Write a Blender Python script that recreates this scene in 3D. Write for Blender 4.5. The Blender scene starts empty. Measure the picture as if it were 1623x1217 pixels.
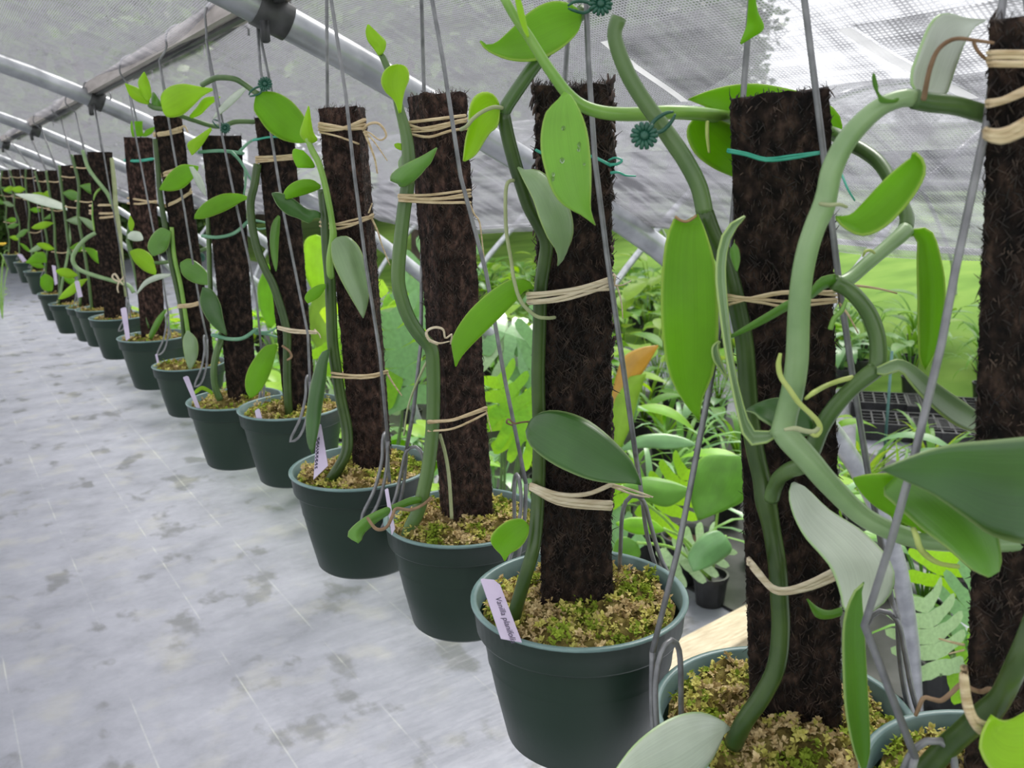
import bpy, bmesh, math, random
from mathutils import Vector, Matrix, noise
random.seed(7)
S = bpy.context.scene
COL = S.collection
PI = math.pi
# ---------------------------------------------------------------- camera
EYE = Vector((0, 0, 1.55)); F = 1400.0; W0, H0 = 1623, 1217
CR = Vector((0.8354912, -0.5488296, -0.0272130))
CU = Vector((0.1505537, 0.1810001, 0.9718912))
CF = -Vector((-0.5284772, -0.8161035, 0.2338523))
cam = bpy.data.cameras.new('camera'); co = bpy.data.objects.new('camera', cam); COL.objects.link(co)
m = Matrix.Identity(4)
for i in range(3):
    m[i][0] = CR[i]; m[i][1] = CU[i]; m[i][2] = -CF[i]; m[i][3] = EYE[i]
co.matrix_world = m
cam.sensor_width = 36; cam.lens = 36 * F / W0; cam.clip_start = .02; cam.clip_end = 300
cam.dof.use_dof = True; cam.dof.focus_distance = .70; cam.dof.aperture_fstop = 17
S.camera = co
# ---------------------------------------------------------------- light
wd = bpy.data.worlds.new('world'); S.world = wd; wd.use_nodes = True
bg = wd.node_tree.nodes['Background']; bg.inputs[0].default_value = (.95, .97, 1, 1); bg.inputs[1].default_value = 1.15
sd = bpy.data.lights.new('sun', 'SUN'); sd.energy = 3.2; sd.angle = math.radians(26); sd.color = (1, .97, .9)
so = bpy.data.objects.new('sun', sd); COL.objects.link(so)
so.rotation_euler = Vector((-.55, -.30, -.80)).to_track_quat('-Z', 'Y').to_euler()
S.view_settings.view_transform = 'Standard'; S.view_settings.look = 'None'
S.view_settings.exposure = 0.62; S.view_settings.gamma = 1; S.view_settings.use_curve_mapping = False

def pix(p):
    d = p - EYE; z = d.dot(CF); return W0 / 2 + d.dot(CR) / z * F, H0 / 2 - d.dot(CU) / z * F, z
def P(x, y, z):
    """point seen at pixel (x, y) at depth z"""
    return EYE + CR * ((x - W0 / 2) / F * z) - CU * ((y - H0 / 2) / F * z) + CF * z
# ---------------------------------------------------------------- materials
M = {}
def nodes(name):
    mt = bpy.data.materials.new(name); mt.use_nodes = True; M[name] = mt
    nt = mt.node_tree; b = nt.nodes['Principled BSDF']
    return mt, nt, b, nt.nodes.new, nt.links.new
def ramp(nt, stops):
    r = nt.nodes.new('ShaderNodeValToRGB'); e = r.color_ramp.elements
    while len(e) < len(stops): e.new(.5)
    for k, (p, c) in enumerate(stops):
        e[k].position = p; e[k].color = (*c, 1)
    return r
def noise_mat(name, stops, scale=30, detail=5, rough=.6, bump=0, bscale=None, spec=.5, stretch=None, metal=0, bdist=.002):
    mt, nt, b, N, L = nodes(name)
    tc = N('ShaderNodeTexCoord'); mp = N('ShaderNodeMapping'); L(tc.outputs['Object'], mp.inputs[0])
    if stretch: mp.inputs['Scale'].default_value = stretch
    n = N('ShaderNodeTexNoise'); n.inputs['Scale'].default_value = scale; n.inputs['Detail'].default_value = detail
    L(mp.outputs[0], n.inputs[0]); r = ramp(nt, stops); L(n.outputs[0], r.inputs[0]); L(r.outputs[0], b.inputs['Base Color'])
    b.inputs['Roughness'].default_value = rough; b.inputs['Specular IOR Level'].default_value = spec; b.inputs['Metallic'].default_value = metal
    if bump:
        n2 = N('ShaderNodeTexNoise'); n2.inputs['Scale'].default_value = bscale or scale; n2.inputs['Detail'].default_value = 6
        L(mp.outputs[0], n2.inputs[0]); bp = N('ShaderNodeBump'); bp.inputs['Strength'].default_value = bump; bp.inputs['Distance'].default_value = bdist
        L(n2.outputs[0], bp.inputs['Height']); L(bp.outputs[0], b.inputs['Normal'])
    return mt
def leaf_mat(name, c, edge, trans, tcol, rough=.34, vein=.12, spec=.5, coat=.0):
    mt, nt, b, N, L = nodes(name)
    uv = N('ShaderNodeUVMap'); sx = N('ShaderNodeSeparateXYZ'); L(uv.outputs[0], sx.inputs[0])
    mp = N('ShaderNodeMapping'); mp.inputs['Scale'].default_value = (34, 1.3, 1); L(uv.outputs[0], mp.inputs[0])
    n = N('ShaderNodeTexNoise'); n.inputs['Scale'].default_value = 1; n.inputs['Detail'].default_value = 3; L(mp.outputs[0], n.inputs[0])
    tc = N('ShaderNodeTexCoord'); n2 = N('ShaderNodeTexNoise'); n2.inputs['Scale'].default_value = 22; n2.inputs['Detail'].default_value = 4; L(tc.outputs['Object'], n2.inputs[0])
    ad = N('ShaderNodeMath'); ad.operation = 'MULTIPLY_ADD'; L(n.outputs[0], ad.inputs[0]); ad.inputs[1].default_value = vein * 4; L(n2.outputs[0], ad.inputs[2])
    lo = tuple(x * .72 for x in c); hi = tuple(min(1, x * 1.3) for x in c)
    r = ramp(nt, [(.35, lo), (1.05, hi)]); L(ad.outputs[0], r.inputs[0])
    # pale margin of the blade
    a = N('ShaderNodeMath'); a.operation = 'SUBTRACT'; L(sx.outputs[0], a.inputs[0]); a.inputs[1].default_value = .5
    ab = N('ShaderNodeMath'); ab.operation = 'ABSOLUTE'; L(a.outputs[0], ab.inputs[0])
    mr = N('ShaderNodeMapRange'); L(ab.outputs[0], mr.inputs[0]); mr.inputs[1].default_value = .45; mr.inputs[2].default_value = .497
    mx = N('ShaderNodeMix'); mx.data_type = 'RGBA'; L(mr.outputs[0], mx.inputs[0]); L(r.outputs[0], mx.inputs[6]); mx.inputs[7].default_value = (*edge, 1)
    L(mx.outputs[2], b.inputs['Base Color']); b.inputs['Roughness'].default_value = rough; b.inputs['Specular IOR Level'].default_value = spec
    b.inputs['Coat Weight'].default_value = coat; b.inputs['Coat Roughness'].default_value = .25
    bp = N('ShaderNodeBump'); bp.inputs['Strength'].default_value = .16; bp.inputs['Distance'].default_value = .001; L(n.outputs[0], bp.inputs['Height']); L(bp.outputs[0], b.inputs['Normal'])
    t = N('ShaderNodeBsdfTranslucent')
    tm = N('ShaderNodeMix'); tm.data_type = 'RGBA'; tm.blend_type = 'MULTIPLY'; tm.inputs[0].default_value = .35
    tm.inputs[6].default_value = (*tcol, 1); r2 = ramp(nt, [(.35, (.7, .7, .7)), (1., (1, 1, 1))]); L(ad.outputs[0], r2.inputs[0]); L(r2.outputs[0], tm.inputs[7]); L(tm.outputs[2], t.inputs[0])
    ms = N('ShaderNodeMixShader'); ms.inputs[0].default_value = trans; L(b.outputs[0], ms.inputs[1]); L(t.outputs[0], ms.inputs[2])
    L(ms.outputs[0], nt.nodes['Material Output'].inputs[0])
    return mt
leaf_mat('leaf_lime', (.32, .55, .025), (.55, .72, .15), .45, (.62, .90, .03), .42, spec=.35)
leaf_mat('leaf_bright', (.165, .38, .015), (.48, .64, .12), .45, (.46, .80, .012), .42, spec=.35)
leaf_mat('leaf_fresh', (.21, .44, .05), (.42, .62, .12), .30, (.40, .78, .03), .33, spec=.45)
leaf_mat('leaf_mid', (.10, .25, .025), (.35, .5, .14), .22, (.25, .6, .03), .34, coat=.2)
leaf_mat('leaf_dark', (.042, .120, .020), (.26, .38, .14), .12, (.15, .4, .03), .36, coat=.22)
leaf_mat('leaf_grey', (.24, .36, .17), (.42, .58, .18), .2, (.3, .5, .15), .3, coat=.5)  # grey-green; sky sheen of glossy leaves is partly put into this colour
leaf_mat('leaf_white_sheen', (.50, .56, .46), (.4, .6, .25), .12, (.4, .55, .3), .3, coat=.5)  # whitish glare of the sky on glossy leaves, put into the base colour
leaf_mat('leaf_orange', (.42, .26, .04), (.4, .3, .1), .4, (.75, .45, .05), .4)
leaf_mat('leaf_bed', (.085, .22, .02), (.2, .4, .06), .28, (.30, .58, .03), .45, spec=.35)
leaf_mat('leaf_bed_yellow', (.19, .33, .025), (.3, .5, .08), .33, (.48, .70, .04), .45, spec=.3)
leaf_mat('leaf_bed_blue', (.11, .25, .08), (.2, .35, .12), .2, (.25, .5, .12), .4, coat=.2)
noise_mat('stem_mid', [(.3, (.055, .115, .03)), (.75, (.12, .20, .06))], 40, rough=.3, stretch=(1, 1, .3))
noise_mat('stem_dark', [(.3, (.028, .060, .012)), (.75, (.062, .108, .024))], 40, rough=.3)
noise_mat('stem_pale', [(.3, (.19, .31, .13)), (.75, (.30, .43, .21))], 40, rough=.3)
noise_mat('stem_lime', [(.3, (.16, .34, .05)), (.75, (.28, .46, .09))], 40, rough=.3)
noise_mat('root_pale', [(.3, (.30, .34, .16)), (.75, (.45, .48, .28))], 60, rough=.6)
noise_mat('root_lime', [(.3, (.38, .48, .10)), (.75, (.55, .62, .2))], 60, rough=.5)
noise_mat('root_brown', [(.3, (.16, .09, .045)), (.75, (.42, .28, .17))], 60, rough=.8)
noise_mat('raffia', [(.3, (.44, .31, .16)), (.75, (.76, .62, .40))], 90, rough=.6, stretch=(1, 1, 6), bump=.5)
noise_mat('raffia_pale', [(.3, (.55, .44, .28)), (.75, (.82, .72, .55))], 90, rough=.55, stretch=(1, 1, 6), bump=.5)
noise_mat('tie_green', [(.3, (.02, .30, .20)), (.75, (.10, .50, .36))], 60, rough=.35)
noise_mat('tie_sage', [(.3, (.09, .26, .15)), (.75, (.22, .42, .27))], 60, rough=.35)
noise_mat('clip_plastic', [(.3, (.01, .07, .045)), (.75, (.025, .12, .075))], 60, rough=.35)
noise_mat('wire', [(.3, (.15, .15, .16)), (.7, (.28, .28, .29))], 80, rough=.42, metal=.35)
noise_mat('wire_rust', [(.35, (.22, .20, .19)), (.62, (.26, .15, .08))], 60, rough=.7)
noise_mat('pot_plastic', [(.35, (.012, .028, .018)), (.8, (.021, .043, .028))], 14, detail=8, rough=.4, spec=.4, stretch=(1, 1, .25), bump=.06, bscale=120)
noise_mat('pot_lip_lit', [(.35, (.13, .22, .21)), (.8, (.24, .35, .34))], 30, rough=.32)  # paler copy of the pot plastic: light on the glossy lip painted in
noise_mat('pot_black', [(.35, (.012, .012, .013)), (.8, (.03, .03, .032))], 30, rough=.4)
noise_mat('post_core', [(.36, (.004, .0025, .002)), (.52, (.020, .012, .009)), (.68, (.065, .040, .029)), (.8, (.13, .082, .06))], 170, detail=9, rough=.9, bump=1, bscale=240, spec=.25, stretch=(1, 1, .6), bdist=.006)
noise_mat('post_red', [(.36, (.008, .0045, .0035)), (.52, (.038, .021, .017)), (.68, (.11, .062, .048)), (.8, (.20, .12, .09))], 170, detail=9, rough=.9, bump=1, bscale=240, spec=.25, stretch=(1, 1, .6), bdist=.006)
noise_mat('fibre', [(.36, (.006, .004, .003)), (.55, (.03, .018, .013)), (.75, (.12, .075, .052))], 120, rough=.6, spec=.5)
noise_mat('fibre_red', [(.36, (.012, .007, .005)), (.55, (.055, .032, .025)), (.75, (.18, .11, .08))], 120, rough=.6, spec=.5)
noise_mat('moss_tan', [(.3, (.36, .25, .10)), (.7, (.78, .62, .33))], 120, rough=.9, spec=.2)
noise_mat('moss_yellow', [(.3, (.40, .38, .07)), (.7, (.78, .71, .22))], 120, rough=.9, spec=.2)
noise_mat('moss_green', [(.3, (.16, .24, .02)), (.7, (.36, .46, .05))], 120, rough=.9, spec=.2)
noise_mat('moss_bed', [(.3, (.06, .045, .015)), (.5, (.22, .17, .05)), (.75, (.42, .36, .12))], 110, detail=8, rough=1, bump=1, bscale=150, spec=.1, bdist=.006)
noise_mat('tag_lilac', [(.3, (.56, .47, .64)), (.7, (.66, .57, .73))], 40, rough=.45)
noise_mat('tag_ink', [(.3, (.05, .04, .08)), (.7, (.09, .07, .12))], 40, rough=.6)
noise_mat('pipe', [(.35, (.30, .31, .33)), (.7, (.46, .47, .49))], 25, rough=.33, metal=.5, stretch=(1, 1, 1), bump=.05)
noise_mat('purlin_steel', [(.3, (.34, .29, .27)), (.7, (.54, .48, .46))], 16, rough=.55, metal=.2, stretch=(6, .6, 6), bump=.1)
noise_mat('clamp', [(.3, (.02, .02, .022)), (.7, (.06, .06, .06))], 40, rough=.5)
noise_mat('wood', [(.3, (.36, .29, .19)), (.7, (.55, .47, .34))], 8, rough=.75, stretch=(2, 14, 14), bump=.2)
noise_mat('conduit', [(.3, (.40, .41, .45)), (.7, (.58, .59, .62))], 20, rough=.4)
noise_mat('stake_teal', [(.3, (.05, .13, .12)), (.7, (.09, .2, .18))], 20, rough=.5)
noise_mat('soil', [(.3, (.02, .013, .008)), (.7, (.10, .06, .035))], 60, rough=1, bump=.8)
noise_mat('bark', [(.3, (.05, .04, .03)), (.7, (.12, .09, .07))], 6, rough=1, bump=.5)
noise_mat('flower_yellow', [(.3, (.7, .45, .02)), (.7, (.85, .6, .05))], 30, rough=.6)
noise_mat('leaf_brown_edge', [(.3, (.22, .12, .05)), (.7, (.45, .3, .15))], 90, rough=.8)
# ---------------------------------------------------------------- object helpers
def link(name, me, parent=None, mat=None, smooth=True, kind=None):
    if mat is not None and not me.materials: me.materials.append(M[mat])
    if smooth and len(me.polygons): me.polygons.foreach_set('use_smooth', [True] * len(me.polygons))
    o = bpy.data.objects.new(name, me); COL.objects.link(o)
    if parent is not None:
        o.parent = parent; o.matrix_parent_inverse = Matrix.Translation(-wloc(parent))
    if kind: o['kind'] = kind
    return o
WL = {}
def wloc(o): return WL.get(o.name, Vector((0, 0, 0)))
def thing(name, label, cat, loc=(0, 0, 0), group=None):
    o = bpy.data.objects.new(name, None); COL.objects.link(o); o.location = loc; o.empty_display_size = .02
    WL[o.name] = Vector(loc); o['label'] = label; o['category'] = cat
    if group: o['group'] = group
    return o
def tag(o, label, cat, group=None):
    o['label'] = label; o['category'] = cat
    if group: o['group'] = group
    return o
def mesh(name, v, f, uv=None):
    me = bpy.data.meshes.new(name); me.from_pydata([tuple(p) for p in v], [], f)
    if uv:
        l = me.uv_layers.new(name='UVMap').data
        for i, lp in enumerate(me.loops): l[i].uv = uv[lp.vertex_index]
    me.update(); return me
def cr(pts, n):
    """Catmull-Rom through tuples -> n+1 points evenly spaced along the length"""
    k = len(pts)
    if k == 2: d = [tuple(a + (b - a) * i / n for a, b in zip(*pts)) for i in range(n + 1)]; return d
    out = []; sub = 10
    for i in range(k - 1):
        p0 = pts[max(i - 1, 0)]; p1 = pts[i]; p2 = pts[i + 1]; p3 = pts[min(i + 2, k - 1)]
        for j in range(sub):
            t = j / sub
            out.append(tuple(.5 * (2 * b + (c - a) * t + (2 * a - 5 * b + 4 * c - d) * t * t + (3 * b - a - 3 * c + d) * t ** 3) for a, b, c, d in zip(p0, p1, p2, p3)))
    out.append(tuple(pts[-1]))
    ln = [0]
    for a, b in zip(out, out[1:]): ln.append(ln[-1] + math.sqrt(sum((x - y) ** 2 for x, y in zip(a[:3], b[:3]))) + 1e-9)
    res = []; j = 0
    for i in range(n + 1):
        s = ln[-1] * i / n
        while j < len(ln) - 2 and ln[j + 1] < s: j += 1
        t = (s - ln[j]) / (ln[j + 1] - ln[j]); t = max(0, min(1, t))
        res.append(tuple(x + (y - x) * t for x, y in zip(out[j], out[j + 1])))
    return res
def tube_geo(pts, rad, seg=8, closed=False, flat=1.0, v=None, f=None, cap=True):
    """pts: Vectors, rad: list; returns verts, faces"""
    v = [] if v is None else v; f = [] if f is None else f
    n = len(pts); b0 = len(v); up = None
    for i in range(n):
        if closed: t = pts[(i + 1) % n] - pts[i - 1]
        else: t = pts[min(i + 1, n - 1)] - pts[max(i - 1, 0)]
        if t.length < 1e-9: t = Vector((0, 0, 1))
        t.normalize()
        if up is None:
            up = Vector((0, 0, 1)) if abs(t.z) < .9 else Vector((1, 0, 0))
        a = (up - t * up.dot(t)); a = a.normalized() if a.length > 1e-6 else t.orthogonal().normalized()
        up = a; c = t.cross(a)
        for k in range(seg):
            q = 2 * PI * k / seg; d = (a * math.cos(q) + c * math.sin(q)) * rad[i]
            if flat != 1: d -= CF * d.dot(CF) * (1 - flat)
            v.append(pts[i] + d)
    for i in range(n if closed else n - 1):
        j = (i + 1) % n
        for k in range(seg):
            l = (k + 1) % seg
            f.append((b0 + i * seg + k, b0 + i * seg + l, b0 + j * seg + l, b0 + j * seg + k))
    if not closed and cap:
        f.append(tuple(b0 + k for k in range(seg))[::-1]); f.append(tuple(b0 + (n - 1) * seg + k for k in range(seg)))
    return v, f
def tube(name, pts, r, mat, parent=None, seg=8, n=None, closed=False, flat=1.0, smooth=True):
    """pts: world points (Vector) smoothed; r: number or list along the path"""
    rr = r if isinstance(r, (list, tuple)) else [r] * len(pts)
    if smooth and len(pts) > 2:
        q = cr([(p.x, p.y, p.z, s) for p, s in zip(pts, rr)], n or len(pts) * 4)
        pts = [Vector(a[:3]) for a in q]; rr = [max(a[3], 1e-5) for a in q]
    v, f = tube_geo(pts, rr, seg, closed, flat)
    return link(name, mesh(name, v, f), parent, mat)
def box_geo(c, sx, sy, sz, v, f, ax=(Vector((1, 0, 0)), Vector((0, 1, 0)), Vector((0, 0, 1)))):
    b = len(v); c = Vector(c)
    for dz in (-1, 1):
        for dx, dy in ((-1, -1), (1, -1), (1, 1), (-1, 1)):
            v.append(c + ax[0] * (dx * sx / 2) + ax[1] * (dy * sy / 2) + ax[2] * (dz * sz / 2))
    for q in ((0, 3, 2, 1), (4, 5, 6, 7), (0, 1, 5, 4), (1, 2, 6, 5), (2, 3, 7, 6), (3, 0, 4, 7)): f.append(tuple(b + i for i in q))
def bevel(o, w, s=2):
    b = o.modifiers.new('bevel', 'BEVEL'); b.width = w; b.segments = s; b.limit_method = 'ANGLE'; return o
# ---------------------------------------------------------------- depth of a hanging plant's post
class Plant:
    def __init__(s, no, top, bot, w, zb, pot, dz=.097, ord_='', yaw=0, deep=.8, near=False):
        s.no = no; s.xt, s.yt = top; s.xb, s.yb = bot; s.wt, s.wb = w; s.zb = zb; s.zt = zb - dz; s.pot = pot; s.ord = ord_; s.yaw = yaw; s.deep = deep; s.near = near
        s.pc = P(pot[0], pot[1], pot[3]); s.pr = pot[2] / 2 * pot[3] / F
        s.parts = {}
    def z(s, y):
        t = (y - s.yt) / (s.yb - s.yt); t = max(-.6, min(1.3, t))
        return 1 / (1 / s.zt + (1 / s.zb - 1 / s.zt) * t)
    def at(s, x, y, off=0): return P(x, y, s.z(y) + off)
def leaf(pl, parent, mat, L, R, o0=-.02, o1=-.02, bow=0, fold=.15, tilt=0, name='leaf', N=18, Mx=8, edge=None, thick=.0011):
    """blade between two outlines L and R given base -> tip; o0, o1 depth offsets at base and tip from the post plane"""
    a = cr([tuple(map(float, p)) for p in L], N); b = cr([tuple(map(float, p)) for p in R], N)
    v = []; uv = []
    for i in range(N + 1):
        t = i / N; w = math.hypot(a[i][0] - b[i][0], a[i][1] - b[i][1])
        my = (a[i][1] + b[i][1]) / 2; z0 = (pl.z(my) if pl else 0) + o0 + (o1 - o0) * t + bow * math.sin(PI * t)
        wm = w * z0 / F
        for j in range(Mx + 1):
            u = j / Mx; x = a[i][0] + (b[i][0] - a[i][0]) * u; y = a[i][1] + (b[i][1] - a[i][1]) * u
            z = z0 + fold * wm * (abs(2 * u - 1) ** 1.5) + tilt * wm * (u - .5) + wm * .03 * math.sin(t * 9 + u * 3)
            v.append(P(x, y, z)); uv.append((u, t))
    f = [(i * (Mx + 1) + j, i * (Mx + 1) + j + 1, (i + 1) * (Mx + 1) + j + 1, (i + 1) * (Mx + 1) + j) for i in range(N) for j in range(Mx)]
    o = link(name, mesh(name, v, f, uv), parent, mat)
    sm = o.modifiers.new('thickness', 'SOLIDIFY'); sm.thickness = thick; sm.offset = 0
    return o
def stem(pl, parent, mat, pts, r, name='stem', seg=12):
    """pts (x, y, off[, r px])"""
    w = [pl.at(p[0], p[1], p[2]) for p in pts]
    rr = [(p[3] if len(p) > 3 else r) * (pl.z(p[1]) + p[2]) / F for p in pts]
    return tube(name, w, rr, mat, parent, seg, n=len(pts) * 5)
def tie(pl, strands, mat='raffia', off=-.008, name='raffia_tie', tails=(), flat=.45, back=True):
    """strands: (list of front pixels, half width px); closed round the back of the post"""
    v = []; f = []
    for pts, r in strands:
        fr = cr([(float(a), float(b)) for a, b in pts], max(6, len(pts) * 3))
        w = [pl.at(a, b, off) for a, b in fr]
        z = pl.z(fr[0][1]); D = pl.dep + .012
        n = len(w); rr = [r * z / F] * n
        if back:
            def bk(q, d, k):
                xc = pl.xt + (pl.xb - pl.xt) * (q[1] - pl.yt) / (pl.yb - pl.yt); zz = pl.z(q[1]); return pl.at(xc + (q[0] + k - xc) * zz / (zz + d), q[1], d)
            e = bk(fr[-1], D * .5, 2); e2 = bk(fr[-1], D, -3); s2 = bk(fr[0], D, 3); s = bk(fr[0], D * .5, -2)
            w += [e, e2, s2, s]; rr += [rr[0]] * 4
        tube_geo(w, rr, 6, back, flat, v, f)
    T_ = []
    for pts, r in tails:
        q = cr([(float(a), float(b), float(c)) for a, b, c in pts], len(pts) * 4)
        w = [pl.at(*a) for a in q]; n = len(w); z = pl.z(pts[0][1])
        tv, tf = tube_geo(w, [r * z / F * (1 - .5 * i / n) for i in range(n)], 6, False, flat)
        if strands: T_.append((tv, tf))
        else:
            b_ = len(v); v += tv; f += [tuple(b_ + i for i in q_) for q_ in tf]
    o = link(name, mesh(name, v, f), pl.post, mat)
    for tv, tf in T_: link('loose_end', mesh('loose_end', tv, tf), o, mat)
    return o
def ordw(n):
    if n < 20: return ORD[n] if n < 18 else ['eighteenth', 'nineteenth'][n - 18]
    t = ['twent', 'thirt', 'fort'][n // 10 - 2]; return t + 'ieth' if n % 10 == 0 else t + 'y-' + ORD[n % 10]
ORD = ['', 'first', 'second', 'third', 'fourth', 'fifth', 'sixth', 'seventh', 'eighth', 'ninth', 'tenth', 'eleventh', 'twelfth', 'thirteenth', 'fourteenth', 'fifteenth', 'sixteenth', 'seventeenth']
# ---------------------------------------------------------------- builders for the hanging row
def lathe(prof, c, seg=48, v=None, f=None):
    v = [] if v is None else v; f = [] if f is None else f; b = len(v); n = len(prof)
    for r, h in prof:
        for k in range(seg):
            a = 2 * PI * k / seg; v.append(c + Vector((r * math.cos(a), r * math.sin(a), h)))
    for i in range(n - 1):
        for k in range(seg):
            l = (k + 1) % seg; f.append((b + i * seg + k, b + i * seg + l, b + (i + 1) * seg + l, b + (i + 1) * seg + k))
    return v, f
def make_pot(pl, label):
    c, R = pl.pc, pl.pr; seg = 64 if pl.near else 40
    base = c - Vector((0, 0, 1.42 * R))
    t = thing('hanging_pot', label, 'pot', base, 'green plastic pots of the hanging row')
    v, f = lathe([(.02 * R, -1.38 * R), (.60 * R, -1.38 * R), (.62 * R, -1.42 * R), (.66 * R, -1.42 * R), (.70 * R, -1.38 * R), (.80 * R, -.9 * R), (.905 * R, -.30 * R), (.905 * R, -.27 * R)], c, seg)
    link('pot_body', mesh('pot_body', v, f), t, 'pot_plastic')
    v, f = lathe([(.905 * R, -.29 * R), (.945 * R, -.29 * R), (.955 * R, -.27 * R), (.975 * R, -.04 * R), (.985 * R, -.035 * R), (1.0 * R, -.02 * R), (1.0 * R, -.006 * R), (.985 * R, 0), (.955 * R, 0), (.94 * R, -.012 * R), (.93 * R, -.20 * R), (.885 * R, -.24 * R), (.86 * R, -.6 * R)], c, seg)
    me = mesh('rim', v, f); o = link('rim', me, t, 'pot_plastic'); me.materials.append(M['pot_lip_lit'])
    for p in me.polygons:
        if 3 * seg <= p.index < 10 * seg: p.material_index = 1  # lip and inner wall get the colour with light painted in
    # moss: a lumpy bed and curled strands
    N = 26 if pl.near else 14; v = []; f = []; sd = pl.no * 7.3
    def mh(x, y):
        q = Vector((x * 55 + sd, y * 55, 0)); d = math.hypot(x, y) / R
        return -.15 * R + .09 * R * (1 - d * d) + .008 * noise.noise(q) + .006 * noise.noise(q * 2.3) + (.012 * max(0, noise.noise(q * .6 + Vector((3, 1, 0)))))
    for i in range(N + 1):
        r = R * .885 * i / N
        for k in range(48):
            a = 2 * PI * k / 48; x = r * math.cos(a); y = r * math.sin(a); v.append(c + Vector((x, y, mh(x, y) - (.02 * R if i == N else 0))))
    for i in range(N):
        for k in range(48):
            l = (k + 1) % 48; f.append((i * 48 + k, i * 48 + l, i * 48 + 48 + l, i * 48 + 48 + k))
    link('moss_bed', mesh('moss_bed', v, f), t, 'moss_bed')
    cnt = {2: 1500, 1: 600, 0: 110}[2 if pl.near else (1 if pl.zb < 1.5 else 0)]
    v = []; f = []; mi = []; rnd = random.Random(pl.no); sc = 1 if pl.zb < 1.5 else 1.6
    for _ in range(cnt):
        a = rnd.random() * 2 * PI; r = R * .86 * math.sqrt(rnd.random()); x = r * math.cos(a); y = r * math.sin(a)
        p = c + Vector((x, y, mh(x, y) + rnd.uniform(-.002, .004)))
        hue = noise.noise(Vector((x * 38 + sd, y * 38, 5))) + rnd.gauss(0, .16)
        k = 0 if hue > .10 else (1 if hue > -.22 else 2)
        ax = Vector((rnd.gauss(0, .5), rnd.gauss(0, .5), 1)).normalized(); q0 = ax.orthogonal().normalized(); q1 = ax.cross(q0)
        for s in range(7):
            th = s * 2.4 + rnd.random(); el = rnd.uniform(.1, 1.2); dd = (q0 * math.cos(th) + q1 * math.sin(th)) * math.cos(el) + ax * math.sin(el)
            sd_ = dd.cross(ax).normalized(); ln = rnd.uniform(.0025, .0055) * sc; wd = ln * rnd.uniform(.18, .34); b = len(v)
            tip = dd * ln - ax * ln * rnd.uniform(-.1, .5)
            v += [p, p + tip * .5 + ax * ln * .18 + sd_ * wd, p + tip * .5 + ax * ln * .18 - sd_ * wd, p + tip]
            f += [(b, b + 1, b + 2), (b + 1, b + 3, b + 2)]; mi += [k, k]
    me = mesh('moss', v, f)
    for k in ('moss_tan', 'moss_yellow', 'moss_green'): me.materials.append(M[k])
    me.polygons.foreach_set('material_index', mi)
    link('moss', me, t, None, True, 'stuff')
    return t
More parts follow.
